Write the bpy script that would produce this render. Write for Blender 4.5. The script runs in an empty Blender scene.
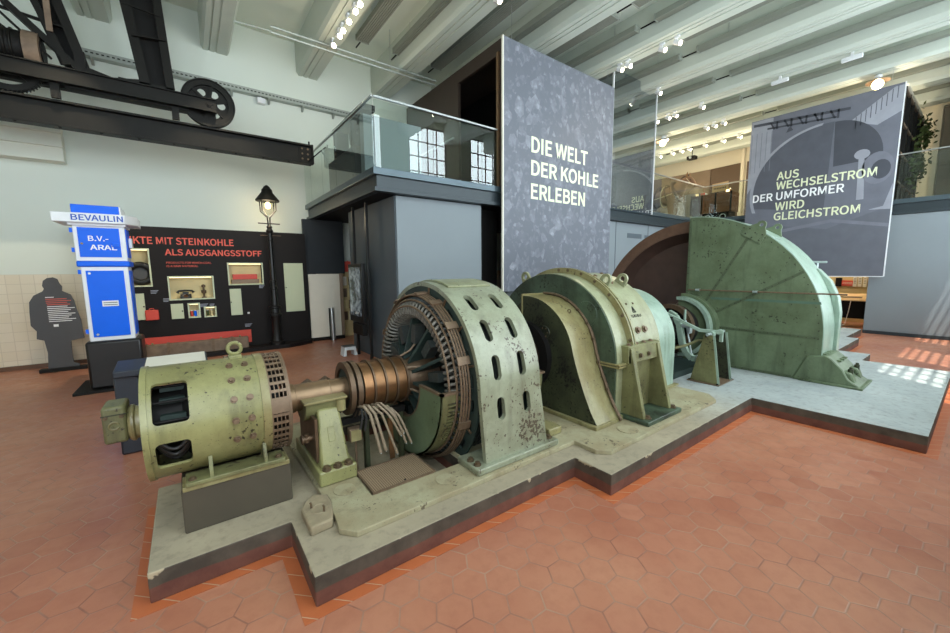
import bpy, bmesh, math, random
from mathutils import Vector, Matrix
random.seed(7)
SC = bpy.context.scene
COL = SC.collection
PI = math.pi
R = math.radians
AY, AZ = 3.54, 0.91                      # the machine's shaft line

# ------------------------------------------------------------------ camera, world, lights, exposure
cam_d = bpy.data.cameras.new('camera')
cam = bpy.data.objects.new('camera', cam_d)
COL.objects.link(cam)
cam_d.sensor_fit = 'HORIZONTAL'
cam_d.sensor_width = 36.0
cam_d.lens = 36.0 * 382.364 / 950.0
cam_d.clip_start = 0.05
_pitch, _yaw, _roll = R(6.83325), R(36.76657), R(-0.49613)
_cy, _sy, _cp, _sp = math.cos(_yaw), math.sin(_yaw), math.cos(_pitch), math.sin(_pitch)
_fw = Vector((_sy*_cp, _cy*_cp, -_sp))
_rt = Vector((_cy, -_sy, 0.0))
_up = _rt.cross(_fw)
_r2 = math.cos(_roll)*_rt + math.sin(_roll)*_up
_u2 = -math.sin(_roll)*_rt + math.cos(_roll)*_up
cam.matrix_world = Matrix((
    (_r2.x, _u2.x, -_fw.x, 0.0),
    (_r2.y, _u2.y, -_fw.y, 0.0),
    (_r2.z, _u2.z, -_fw.z, 2.0),
    (0, 0, 0, 1)))
SC.camera = cam

world = bpy.data.worlds.new('sky')
SC.world = world
world.use_nodes = True
_bg = world.node_tree.nodes['Background']
_bg.inputs[0].default_value = (0.80, 0.90, 1.0, 1)
_bg.inputs[1].default_value = 2.0

sun_d = bpy.data.lights.new('sun', 'SUN')
sun_d.energy = 6.0
sun_d.angle = R(0.6)
sun_d.color = (1.0, 0.95, 0.87)
sun = bpy.data.objects.new('sun', sun_d)
COL.objects.link(sun)
sun.rotation_euler = Vector((0.92, 1.1, -4.1)).to_track_quat('-Z', 'Y').to_euler()
sun.location = (0, -20, 30)

WIN_X = [-3.95, -0.80, 2.35, 5.50, 8.64, 11.79, 14.95]      # windows of the front wall; the sun-blocked pair is added
WIN_W, WIN_Z0, WIN_Z1 = 1.85, 1.25, 8.05
SUN_BLOCK = {2.35, 5.50}  # added windows, closed so that no sun falls on the near floor


def area(name, loc, target, sx, sy, power, color):
    d = bpy.data.lights.new(name, 'AREA')
    d.shape = 'RECTANGLE'
    d.size, d.size_y = sx, sy
    d.energy = power
    d.color = color
    o = bpy.data.objects.new(name, d)
    COL.objects.link(o)
    o.location = loc
    o.rotation_euler = (Vector(target)-Vector(loc)).to_track_quat('-Z', 'Z').to_euler()
    return o


for _i, _x in enumerate(WIN_X):            # daylight in the open windows; added fill lamps before the blocked pair
    area('window_and_fill_light', (_x, -0.93 if _x not in SUN_BLOCK else -0.70, 4.65), (_x, 10, 4.65), WIN_W, 6.7,
         (190.0 if _x < 3 else 250.0 if _x < 6 else 290.0), (0.84, 0.945, 1.0))

SC.view_settings.view_transform = 'Standard'
SC.view_settings.look = 'None'
SC.view_settings.gamma = 1.0
SC.view_settings.use_curve_mapping = False
SC.view_settings.exposure = 0.2
SC.cycles.use_denoising = True
SC.cycles.max_bounces = 8
SC.cycles.diffuse_bounces = 5
SC.cycles.transparent_max_bounces = 16
SC.cycles.sample_clamp_indirect = 6.0
SC.cycles.caustics_reflective = False
SC.cycles.caustics_refractive = False


# ------------------------------------------------------------------ mesh helper
class MB:
    def __init__(s):
        s.bm = bmesh.new()

    def poly(s, pts):
        s.bm.faces.new([s.bm.verts.new(p) for p in pts])
        return s

    def prism(s, pts, vec):
        vec = Vector(vec)
        pts = [Vector(p) for p in pts]
        n = Vector((0, 0, 0))
        for i, p in enumerate(pts):
            q = pts[(i+1) % len(pts)]
            n += p.cross(q)
        if n.dot(vec) > 0:
            pts = pts[::-1]
        a = [s.bm.verts.new(p) for p in pts]
        b = [s.bm.verts.new(p+vec) for p in pts]
        s.bm.faces.new(a)
        s.bm.faces.new(b[::-1])
        for i in range(len(pts)):
            j = (i+1) % len(pts)
            s.bm.faces.new((a[j], a[i], b[i], b[j]))
        return s

    def px(s, yz, x0, x1):
        return s.prism([(x0, y, z) for y, z in yz], (x1-x0, 0, 0))

    def py(s, xz, y0, y1):
        return s.prism([(x, y0, z) for x, z in xz], (0, y1-y0, 0))

    def pz(s, xy, z0, z1):
        return s.prism([(x, y, z0) for x, y in xy], (0, 0, z1-z0))

    def box(s, x0, x1, y0, y1, z0, z1):
        return s.pz([(x0, y0), (x1, y0), (x1, y1), (x0, y1)], min(z0, z1), max(z0, z1))

    def bar(s, p0, p1, w, h, up=(0, 0, 1)):
        p0, p1 = Vector(p0), Vector(p1)
        d = (p1-p0).normalized()
        u = Vector(up)
        if abs(d.dot(u)) > 0.98:
            u = Vector((0, 1, 0))
        a = d.cross(u).normalized()*(w/2)
        b = a.cross(d).normalized()*(h/2)
        return s.prism([p0+a+b, p0-a+b, p0-a-b, p0+a-b], p1-p0)

    def tube(s, pts, r, n=8, closed=False, cap=True):
        pts = [Vector(p) for p in pts]
        m = len(pts)
        rings = []
        prev = None
        for i, p in enumerate(pts):
            if closed:
                t = (pts[(i+1) % m]-pts[i-1]).normalized()
            else:
                t = (pts[min(i+1, m-1)]-pts[max(i-1, 0)]).normalized()
            if prev is None:
                u = Vector((0, 0, 1)) if abs(t.z) < 0.9 else Vector((0, 1, 0))
                a = t.cross(u).normalized()
            else:
                a = (prev-t*prev.dot(t)).normalized()
            prev = a
            b = t.cross(a)
            rr = r[i] if isinstance(r, (list, tuple)) else r
            rings.append([s.bm.verts.new(p+a*rr*math.cos(2*PI*k/n)+b*rr*math.sin(2*PI*k/n)) for k in range(n)])
        for i in range(m if closed else m-1):
            A, B = rings[i], rings[(i+1) % m]
            for k in range(n):
                s.bm.faces.new((A[k], A[(k+1) % n], B[(k+1) % n], B[k]))
        if cap and not closed:
            s.bm.faces.new(rings[0][::-1])
            s.bm.faces.new(rings[-1])
        return s

    def cyl(s, p0, p1, r, n=16):
        return s.tube([p0, p1], r, n)

    def lathe(s, prof, o, axis='z', n=32, closed_prof=False):
        """prof: (along axis, radius)."""
        o = Vector(o)
        rings = []
        for a, r in prof:
            ring = []
            for k in range(n):
                t = 2*PI*k/n
                c_, s_ = r*math.cos(t), r*math.sin(t)
                v = {'x': (a, c_, s_), 'y': (s_, a, c_), 'z': (c_, s_, a)}[axis]
                ring.append(s.bm.verts.new(o+Vector(v)))
            rings.append(ring)
        m = len(rings)
        for i in range(m if closed_prof else m-1):
            A, B = rings[i], rings[(i+1) % m]
            for k in range(n):
                s.bm.faces.new((A[k], A[(k+1) % n], B[(k+1) % n], B[k]))
        if not closed_prof:
            s.bm.faces.new(rings[0][::-1])
            s.bm.faces.new(rings[-1])
        return s

    def arc(s, x0, x1, r0, r1, a0, a1, n=24, yc=AY, zc=AZ):
        """annular sector extruded along x; angles in degrees in the y-z plane."""
        A = [R(a0+(a1-a0)*i/n) for i in range(n+1)]
        full = abs(abs(a1-a0)-360) < 1e-6
        if full:
            A = A[:-1]
        q = []
        for t in A:
            c_, s_ = math.cos(t), math.sin(t)
            q.append([s.bm.verts.new((x, yc+r*c_, zc+r*s_)) for x, r in ((x0, r0), (x0, r1), (x1, r1), (x1, r0))])
        m = len(q)
        for i in range(m if full else m-1):
            a, b = q[i], q[(i+1) % m]
            for k in range(4):
                s.bm.faces.new((a[k], b[k], b[(k+1) % 4], a[(k+1) % 4]))
        if not full:
            s.bm.faces.new(q[0])
            s.bm.faces.new(q[-1][::-1])
        return s

    def ring(s, c, axis, Rr, r, n=48, m=8, a0=0.0, a1=360.0):
        pts = []
        full = abs(a1-a0) >= 359.9
        for i in range(n if full else n+1):
            t = R(a0+(a1-a0)*i/n)
            u, v = Rr*math.cos(t), Rr*math.sin(t)
            d = {'x': (0, u, v), 'y': (u, 0, v), 'z': (u, v, 0)}[axis]
            pts.append(Vector(c)+Vector(d))
        return s.tube(pts, r, m, closed=full)

    def ball(s, c, r, sc=(1, 1, 1), n=16):
        prof = [(-r*math.cos(PI*i/(n//2)), max(1e-4, r*math.sin(PI*i/(n//2)))) for i in range(n//2+1)]
        st = len(s.bm.verts)
        s.lathe(prof, (0, 0, 0), 'z', n)
        s.bm.verts.ensure_lookup_table()
        for v in s.bm.verts[st:]:
            v.co = Vector((v.co.x*sc[0]+c[0], v.co.y*sc[1]+c[1], v.co.z*sc[2]+c[2]))
        return s

    def bolt(s, p, d, r=0.02, h=0.02):
        p, d = Vector(p), Vector(d).normalized()
        s.cyl(p-d*0.004, p+d*h*0.35, r*1.45, 12)
        s.cyl(p+d*h*0.35, p+d*h, r, 6)
        return s

    def xf(s, M, st=0):
        s.bm.verts.ensure_lookup_table()
        bmesh.ops.transform(s.bm, matrix=M, verts=s.bm.verts[st:])
        return s

    def mesh(s, name):
        bmesh.ops.recalc_face_normals(s.bm, faces=s.bm.faces)
        me = bpy.data.meshes.new(name)
        s.bm.to_mesh(me)
        return me


def cut(a, b):
    """a minus b, both MB; returns an MB."""
    oa = bpy.data.objects.new('t', a.mesh('t'))
    ob = bpy.data.objects.new('t', b.mesh('t'))
    COL.objects.link(oa)
    COL.objects.link(ob)
    md = oa.modifiers.new('b', 'BOOLEAN')
    md.operation = 'DIFFERENCE'
    md.solver = 'EXACT'
    md.use_self = True
    md.object = ob
    dg = bpy.context.evaluated_depsgraph_get()
    me = bpy.data.meshes.new_from_object(oa.evaluated_get(dg))
    r = MB()
    r.bm.from_mesh(me)
    for o in (oa, ob):
        m_ = o.data
        bpy.data.objects.remove(o)
        bpy.data.meshes.remove(m_)
    bpy.data.meshes.remove(me)
    return r


ROOT = {}


def _link(name, me, mat, loc, smooth, bevel):
    me.transform(Matrix.Translation(-Vector(loc)))
    if mat:
        me.materials.append(mat)
    if smooth:
        me.polygons.foreach_set('use_smooth', [True]*len(me.polygons))
        me.set_sharp_from_angle(angle=R(smooth))
    o = bpy.data.objects.new(name, me)
    COL.objects.link(o)
    if bevel:
        b = o.modifiers.new('bevel', 'BEVEL')
        b.width = bevel
        b.segments = 2
        b.limit_method = 'ANGLE'
        b.angle_limit = R(40)
    return o


def tagit(o, label, cat, group=None):
    o['label'] = label
    o['category'] = cat
    if group:
        o['group'] = group
    return o


def thing(name, label, cat, loc, group=None):
    o = bpy.data.objects.new(name, None)
    o.empty_display_size = 0.1
    COL.objects.link(o)
    o.location = loc
    ROOT[o] = Vector(loc)
    return tagit(o, label, cat, group)


def part(name, mb, mat, parent, label=None, smooth=35, bevel=0):
    wl = ROOT[parent]
    o = _link(name, mb.mesh(name) if isinstance(mb, MB) else mb, mat, wl, smooth, bevel)
    o.parent = parent
    ROOT[o] = wl
    if label:
        o['label'] = label
    return o


def single(name, mb, mat, label, cat, loc, group=None, smooth=35, bevel=0):
    o = _link(name, mb.mesh(name) if isinstance(mb, MB) else mb, mat, loc, smooth, bevel)
    o.location = loc
    ROOT[o] = Vector(loc)
    return tagit(o, label, cat, group)


def struct(name, mb, mat, smooth=0, bevel=0):
    o = _link(name, mb.mesh(name), mat, (0, 0, 0), smooth, bevel)
    o['kind'] = 'structure'
    ROOT[o] = Vector((0, 0, 0))
    return o


def dup(o, dloc, label=None):
    r = o.copy()
    COL.objects.link(r)
    r.location = o.location + Vector(dloc)
    if label:
        r['label'] = label
    for ch in list(o.children):
        c = ch.copy()
        COL.objects.link(c)
        c.parent = r
        for g in list(ch.children):
            d = g.copy()
            COL.objects.link(d)
            d.parent = c
    return r


# ------------------------------------------------------------------ materials
def lin(h):
    h = h.lstrip('#')
    out = []
    for i in (0, 2, 4):
        v = int(h[i:i+2], 16)/255
        out.append(v/12.92 if v <= 0.04045 else ((v+0.055)/1.055)**2.4)
    return (*out, 1)


class NT:
    def __init__(s, name):
        s.m = bpy.data.materials.new(name)
        s.m.use_nodes = True
        s.t = s.m.node_tree
        s.b = s.t.nodes['Principled BSDF']
        s.o = s.t.nodes['Material Output']

    def n(s, typ, **k):
        nd = s.t.nodes.new(typ)
        for a, v in k.items():
            setattr(nd, a, v)
        return nd

    def l(s, a, b):
        s.t.links.new(a, b)

    def val(s, sock, v):
        if hasattr(v, 'is_output') or hasattr(v, 'links'):
            s.l(v, sock)
        else:
            sock.default_value = v

    def math(s, op, a, b=0.0, c=0.0):
        nd = s.n('ShaderNodeMath', operation=op)
        s.val(nd.inputs[0], a)
        s.val(nd.inputs[1], b)
        s.val(nd.inputs[2], c)
        return nd.outputs[0]

    def vm(s, op, a, b=(0, 0, 0)):
        nd = s.n('ShaderNodeVectorMath', operation=op)
        s.val(nd.inputs[0], a)
        s.val(nd.inputs[1], b)
        return nd.outputs['Value'] if op in ('DOT_PRODUCT', 'LENGTH') else nd.outputs[0]

    def noise(s, scale, detail=4, rough=0.55, vec=None):
        nd = s.n('ShaderNodeTexNoise')
        nd.inputs['Scale'].default_value = scale
        nd.inputs['Detail'].default_value = detail
        nd.inputs['Roughness'].default_value = rough
        s.l(vec if vec is not None else s.coord(), nd.inputs['Vector'])
        return nd.outputs['Fac']

    def coord(s):
        if not hasattr(s, '_c'):
            s._c = s.n('ShaderNodeTexCoord').outputs['Object']
        return s._c

    def pos(s):
        return s.n('ShaderNodeNewGeometry').outputs['Position']

    def ramp(s, fac, lo, hi):
        nd = s.n('ShaderNodeMapRange')
        s.val(nd.inputs[0], fac)
        nd.inputs[1].default_value = lo
        nd.inputs[2].default_value = hi
        return nd.outputs[0]

    def mix(s, fac, a, b):
        nd = s.n('ShaderNodeMix', data_type='RGBA')
        s.val(nd.inputs[0], fac)
        for i, v in ((6, a), (7, b)):
            if isinstance(v, str):
                v = lin(v)
            s.val(nd.inputs[i], v)
        return nd.outputs[2]

    def bump(s, h, strength=0.3, dist=0.01):
        nd = s.n('ShaderNodeBump')
        nd.inputs['Strength'].default_value = strength
        nd.inputs['Distance'].default_value = dist
        s.l(h, nd.inputs['Height'])
        s.l(nd.outputs[0], s.b.inputs['Normal'])

    def set(s, col=None, rough=None, metal=None, spec=None):
        if col is not None:
            if isinstance(col, str):
                col = lin(col)
            s.val(s.b.inputs['Base Color'], col)
        if rough is not None:
            s.val(s.b.inputs['Roughness'], rough)
        if metal is not None:
            s.b.inputs['Metallic'].default_value = metal
        if spec is not None:
            s.b.inputs['Specular IOR Level'].default_value = spec
        return s.m


def plain(name, col, rough=0.5, metal=0.0, var=0.08, scale=6.0, spec=0.5):
    t = NT(name)
    c = lin(col)
    d = tuple(max(0, v*(1-2.2*var)) for v in c[:3])+(1,)
    b = tuple(min(1, v*(1+1.2*var)) for v in c[:3])+(1,)
    return t.set(t.mix(t.noise(scale, 5), d, b), rough, metal, spec)


def paint(name, base, dirt, chip='#3a3226', amount=0.35, chips=0.62, rough=0.38, scale=2.5):
    """worn machine enamel: broad patina, fine grime, chipped spots."""
    t = NT(name)
    n1 = t.noise(scale, 6, 0.62)
    n2 = t.noise(scale*9, 5, 0.6)
    f = t.ramp(n1, 0.62-amount*0.55, 0.86-amount*0.25)
    c = t.mix(f, base, dirt)
    g = t.ramp(n2, 0.35, 0.75)
    c = t.mix(t.math('MULTIPLY', g, 0.30), c, dirt)
    n3 = t.noise(scale*13, 3, 0.55)
    n4 = t.noise(scale*1.1, 3)
    thr = t.math('ADD', n3, t.math('MULTIPLY', t.math('SUBTRACT', n4, 0.56), 0.75))
    mp = t.n('ShaderNodeMapping')
    mp.inputs['Scale'].default_value = (7.0, 7.0, 0.9)
    t.l(t.coord(), mp.inputs['Vector'])
    n5 = t.noise(1.0, 5, 0.65, mp.outputs[0])
    c = t.mix(t.math('MULTIPLY', t.ramp(n5, 0.52, 0.72), 0.45), c, chip)
    n6 = t.noise(scale*40, 2, 0.5)
    c = t.mix(t.math('MULTIPLY', t.ramp(n6, 0.66, 0.72), 0.6), c, chip)
    k = t.ramp(thr, chips, chips+0.03)
    c = t.mix(k, c, chip)
    t.bump(t.math('SUBTRACT', 1.0, k), 0.12, 0.002)
    r = t.math('ADD', t.math('MULTIPLY', n1, 0.12), rough)
    return t.set(c, r, 0.0, 0.5)


M = {}
M['olive'] = paint('olive_enamel', '#8b8a5c', '#6c6842', '#2e2a1c', 0.4, 0.64, 0.27)
M['olive_dark'] = paint('olive_enamel_soiled', '#7c7d54', '#4f4c30', '#2e271a', 0.5, 0.64, 0.45)
M['pale'] = paint('pale_green_enamel', '#8c927c', '#6a6a54', '#4a4134', 0.35, 0.60, 0.24)
M['pale_warm'] = paint('pale_green_enamel_warm', '#92977a', '#74714e', '#4c422e', 0.4, 0.66, 0.25)
M['mint'] = paint('mint_enamel', '#92a798', '#74887a', '#4f5a48', 0.35, 0.68, 0.25)
M['disc'] = paint('green_enamel_grimy', '#536853', '#252e22', '#15180f', 0.8, 0.60, 0.42, 2.6)
M['disc_dark'] = paint('green_enamel_blackened', '#4c5337', '#24261a', '#12110b', 0.75, 0.56, 0.48, 2.6)
M['guard'] = paint('guard_green_enamel', '#6b7b60', '#4a573c', '#2c3323', 0.55, 0.66, 0.40, 1.8)
M['spoon'] = paint('yellowed_enamel', '#8f8b64', '#70633c', '#3e321d', 0.5, 0.66, 0.28)
M['bed'] = paint('bed_enamel', '#a39f82', '#8b7d60', '#5c513e', 0.5, 0.66, 0.5)
M['teal_dark'] = plain('dark_teal_iron', '#2b3a36', 0.55, 0.2, 0.2, 8)
M['rusty'] = plain('brown_bare_iron', '#6b5744', 0.45, 0.6, 0.25, 14)
M['shaft'] = plain('oiled_shaft_steel', '#8a7258', 0.38, 0.7, 0.2, 9)
M['copper'] = plain('slip_ring_copper', '#8c6848', 0.35, 0.85, 0.2, 10)
M['winding'] = plain('varnished_winding', '#77736a', 0.45, 0.1, 0.3, 30)
M['winding_tape'] = plain('taped_winding', '#343a38', 0.55, 0.0, 0.35, 25)
M['bus'] = plain('brown_bus_bar', '#7a6652', 0.5, 0.4, 0.25, 20)
M['black'] = plain('matt_black', '#121110', 0.6, 0, 0.1, 6.0, 0.25)
M['blackgloss'] = plain('black_satin_paint', '#141414', 0.35, 0, 0.1)
M['blackwall'] = plain('black_exhibit_panel', '#161212', 0.6, 0, 0.06, 2, 0.25)
M['steelblack'] = plain('blackened_steel', '#171613', 0.5, 0.0, 0.25, 5, 0.22)
M['charcoal'] = plain('charcoal_print', '#4b4c4f', 0.6, 0, 0.04)
M['rustdisc'] = plain('brown_flywheel_iron', '#513d35', 0.5, 0.25, 0.2, 4)
M['rustrim'] = plain('rubbed_flywheel_rim', '#6f5342', 0.42, 0.35, 0.22, 7)
M['bolt'] = plain('bolt_steel', '#6d5d48', 0.45, 0.5, 0.25, 20)
M['greybolt'] = plain('painted_bolt', '#8b8d66', 0.5, 0.1, 0.2, 20)
M['brightsteel'] = plain('bright_steel', '#b9c4c6', 0.3, 0.6, 0.1, 12)
M['seam'] = plain('riveted_seam_green', '#4f5c44', 0.45, 0, 0.2, 9)
M['steelrail'] = plain('brushed_handrail_steel', '#b8bcbc', 0.28, 0.85, 0.05)
M['darkframe'] = plain('dark_slate_steel', '#2d373c', 0.42, 0.2, 0.06)
M['kick'] = plain('zinc_fascia_sheet', '#4d5b62', 0.3, 0.45, 0.08, 3)
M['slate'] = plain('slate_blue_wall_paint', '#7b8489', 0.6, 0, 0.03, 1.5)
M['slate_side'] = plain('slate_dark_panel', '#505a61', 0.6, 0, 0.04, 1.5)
M['blue'] = plain('pump_blue_enamel', '#0066ee', 0.4, 0, 0.03, 6.0, 0.25)
M['white'] = plain('white_enamel', '#e4e7ea', 0.35, 0, 0.02)
M['offwhite'] = plain('cream_board', '#e6e2d4', 0.6, 0, 0.03)
M['red'] = plain('signal_red', '#cf4a3c', 0.5, 0, 0.05)
M['textred'] = plain('salmon_lettering', '#d95f50', 0.6, 0, 0.02)
M['textcream'] = plain('cream_lettering', '#e4eac8', 0.6, 0, 0.02)
M['textwhite'] = plain('white_lettering', '#f2f4f6', 0.6, 0, 0.01)
M['textblue'] = plain('blue_lettering', '#1450b4', 0.4, 0, 0.02)
M['plaster'] = plain('pale_green_plaster', '#e0e2d6', 0.75, 0, 0.02, 0.8)
M['ceil'] = plain('ceiling_paint', '#dfe6da', 0.75, 0, 0.025, 0.7)
M['rib'] = plain('ceiling_rib_paint', '#c4ccc2', 0.7, 0, 0.03, 1.2)
M['cream'] = plain('cream_wall', '#dfd8c4', 0.75, 0, 0.03, 0.8)
M['mural'] = plain('brown_mural_board', '#63503f', 0.6, 0, 0.08, 1.0)
M['mural2'] = plain('tan_mural_board', '#8a7764', 0.6, 0, 0.15, 1.5)
M['mural3'] = plain('grey_mural_board', '#8e8e92', 0.6, 0, 0.15, 1.5)
M['yellowroom'] = plain('ochre_exhibit_wall', '#cdb987', 0.65, 0, 0.05, 1.5)
M['wood'] = plain('weathered_wood', '#7d6a58', 0.65, 0, 0.3, 8)
M['woodcart'] = plain('stained_cart_boards', '#7a5230', 0.6, 0, 0.3, 7)
M['lectern'] = plain('blue_black_lectern_paint', '#242a32', 0.45, 0, 0.05)
M['rubber'] = plain('black_cable_rubber', '#1b1a1a', 0.5, 0, 0.1)
M['wire'] = plain('cloth_insulated_wire', '#8d7d68', 0.6, 0.1, 0.2, 30)
M['nichewall'] = plain('niche_cream_lining', '#dccb98', 0.6, 0, 0.04, 2)
M['doorpale'] = plain('pale_green_cupboard_paint', '#c3cdb0', 0.55, 0, 0.03, 2)
M['horse_grey'] = plain('grey_horse_coat', '#8f8478', 0.75, 0, 0.15, 5)
M['horse_bay'] = plain('bay_horse_coat', '#8a6440', 0.75, 0, 0.2, 5)
M['leather'] = plain('dark_harness_leather', '#3c2a1e', 0.5, 0, 0.1)
M['strap'] = plain('pale_harness_webbing', '#cfc3a0', 0.6, 0, 0.05)
M['leaf'] = plain('climbing_leaf', '#4c5a2c', 0.6, 0, 0.3, 9)
M['galv'] = plain('galvanised_tray', '#a9b0aa', 0.4, 0.4, 0.12, 10)
M['stool'] = plain('white_stool_plastic', '#cfd4d6', 0.5, 0, 0.02)
M['stone'] = plain('broken_concrete', '#93866c', 0.9, 0, 0.2, 14)
M['tantable'] = plain('tan_table_board', '#d8b98a', 0.55, 0, 0.08, 4)


def emis(name, col, st):
    t = NT(name)
    t.b.inputs['Emission Color'].default_value = lin(col)
    t.b.inputs['Emission Strength'].default_value = st
    return t.set(col, 0.5)


M['lampglow'] = emis('warm_lamp_glow', '#ffe2b0', 9.0)
M['spotglow'] = emis('spot_lens_glow', '#fff0d2', 14.0)
M['bulb'] = emis('lantern_glow', '#ffd9a0', 5.0)
M['nichelight'] = emis('niche_light_strip', '#ffe3a8', 4.0)


def glass(name, tint, refl=1.0):
    t = NT(name)
    t.t.nodes.remove(t.b)
    tr = t.n('ShaderNodeBsdfTransparent')
    tr.inputs[0].default_value = lin(tint)
    gl = t.n('ShaderNodeBsdfGlossy')
    gl.inputs['Roughness'].default_value = 0.0
    gl.inputs['Color'].default_value = (0.95, 1.0, 0.98, 1)
    fr = t.n('ShaderNodeFresnel')
    fr.inputs[0].default_value = 1.52
    mx = t.n('ShaderNodeMixShader')
    bf_ = t.n('ShaderNodeNewGeometry').outputs['Backfacing']
    t.l(t.math('MULTIPLY', t.math('MINIMUM', t.math('MULTIPLY', fr.outputs[0], 1.8*refl), 1.0), t.math('SUBTRACT', 1.0, bf_)), mx.inputs[0])
    t.l(tr.outputs[0], mx.inputs[1])
    t.l(gl.outputs[0], mx.inputs[2])
    t.l(mx.outputs[0], t.o.inputs['Surface'])
    return t.m


M['glass'] = glass('clear_railing_glass', '#f1f6f3')
M['lampglass'] = glass('lantern_glass', '#f4f4ee', 0.7)


def floor_mat():
    t = NT('terracotta_hexagon_tiles')
    s_ = 0.215
    p = t.pos()
    sep = t.n('ShaderNodeSeparateXYZ')
    t.l(p, sep.inputs[0])
    # hexagons with corners along x: swap so that flats are measured along y
    cx = t.math('DIVIDE', sep.outputs[1], s_)
    cyv = t.math('DIVIDE', sep.outputs[0], s_)
    cmb = t.n('ShaderNodeCombineXYZ')
    t.l(cx, cmb.inputs[0])
    t.l(cyv, cmb.inputs[1])
    q = t.vm('ADD', cmb.outputs[0], (200.0, 200.0*1.7320508, 0))
    rs = (1.0, 1.7320508, 1.0)
    hs = (0.5, 0.8660254, 0.0)
    a = t.vm('SUBTRACT', t.vm('MODULO', q, rs), hs)
    b = t.vm('SUBTRACT', t.vm('MODULO', t.vm('ADD', q, hs), rs), hs)
    flat = (1, 1, 0)
    a = t.vm('MULTIPLY', a, flat)
    b = t.vm('MULTIPLY', b, flat)
    la, lb = t.vm('LENGTH', a), t.vm('LENGTH', b)
    w = t.math('LESS_THAN', la, lb)
    mx = t.n('ShaderNodeMix', data_type='VECTOR')
    t.l(w, mx.inputs[0])
    t.l(b, mx.inputs[4])
    t.l(a, mx.inputs[5])
    g = mx.outputs[1]
    ab = t.vm('ABSOLUTE', g)
    d1 = t.vm('DOT_PRODUCT', ab, (0.5, 0.8660254, 0))
    s2 = t.n('ShaderNodeSeparateXYZ')
    t.l(ab, s2.inputs[0])
    d = t.math('MAXIMUM', d1, s2.outputs[0])
    idv = t.vm('SUBTRACT', q, g)
    wn = t.n('ShaderNodeTexWhiteNoise', noise_dimensions='2D')
    sn = t.vm('FLOOR', t.vm('ADD', t.vm('MULTIPLY', idv, (4, 4, 0)), (0.5, 0.5, 0)))
    t.l(sn, wn.inputs['Vector'])
    rnd = wn.outputs['Value']
    n1 = t.noise(0.55, 4, 0.55, p)
    n2 = t.noise(9, 6, 0.6, p)
    c = t.mix(rnd, '#9b5e48', '#a96f57')
    c = t.mix(t.ramp(n1, 0.38, 0.66), c, '#b37d62')
    c = t.mix(t.math('MULTIPLY', t.ramp(n2, 0.45, 0.75), 0.35), c, '#8d5240')
    gr = t.math('MULTIPLY', t.ramp(d, 0.470, 0.488), 0.9)
    wear = t.ramp(t.noise(2.3, 4, 0.6, p), 0.35, 0.65)
    gcol = t.mix(wear, '#86584a', '#a68570')
    c = t.mix(gr, c, gcol)
    t.bump(t.math('SUBTRACT', t.math('MULTIPLY', n2, 0.15), gr), 0.35, 0.004)
    rough = t.math('ADD', t.math('MULTIPLY', n2, 0.22), t.math('ADD', t.math('MULTIPLY', rnd, 0.1), 0.22))
    return t.set(c, rough, 0.0, 0.45)


def strip_mat():
    t = NT('orange_border_tiles')
    p = t.pos()
    sep = t.n('ShaderNodeSeparateXYZ')
    t.l(p, sep.inputs[0])
    fx = t.math('FRACT', t.math('DIVIDE', t.math('ADD', sep.outputs[0], sep.outputs[1]), 0.2))
    e = t.math('LESS_THAN', t.math('ABSOLUTE', t.math('SUBTRACT', fx, 0.5)), 0.48)
    c = t.mix(t.noise(5, 4, 0.6, p), '#a4552f', '#b96a42')
    c = t.mix(e, '#b79c84', c)
    return t.set(c, 0.42)


def concrete_mat():
    t = NT('plinth_concrete')
    geo = t.n('ShaderNodeNewGeometry')
    p = geo.outputs['Position']
    sp = t.n('ShaderNodeSeparateXYZ')
    t.l(p, sp.inputs[0])
    sn = t.n('ShaderNodeSeparateXYZ')
    t.l(geo.outputs['True Normal'], sn.inputs[0])
    n1 = t.noise(1.6, 6, 0.6, p)
    n2 = t.noise(14, 6, 0.65, p)
    n3 = t.noise(5, 5, 0.6, p)
    # the machine end carries oil-brown dust, the far end has bluish sky light painted in
    far = t.ramp(sp.outputs[0], 4.6, 6.4)
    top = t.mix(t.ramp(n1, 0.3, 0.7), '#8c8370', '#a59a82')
    top_sky = t.mix(t.ramp(n1, 0.3, 0.7), '#8f9797', '#a6adab')
    top = t.mix(far, top, top_sky)
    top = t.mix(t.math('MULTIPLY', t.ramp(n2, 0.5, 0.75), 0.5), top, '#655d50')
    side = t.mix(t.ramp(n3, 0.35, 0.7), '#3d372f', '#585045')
    red = t.mix(t.ramp(n3, 0.3, 0.7), '#55322a', '#70493c')
    edge = t.math('ADD', sp.outputs[2], t.math('MULTIPLY', t.math('SUBTRACT', n3, 0.5), 0.03))
    side = t.mix(t.ramp(edge, 0.095, 0.105), red, side)
    chipz = t.math('ADD', sp.outputs[2], t.math('MULTIPLY', t.math('SUBTRACT', t.noise(4.5, 4, 0.6, p), 0.575), 0.5))
    side = t.mix(t.ramp(chipz, 0.2, 0.215), side, '#a79a80')
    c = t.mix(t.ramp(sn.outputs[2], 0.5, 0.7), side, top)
    t.bump(n2, 0.35, 0.006)
    return t.set(c, 0.72, 0, 0.35)


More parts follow.
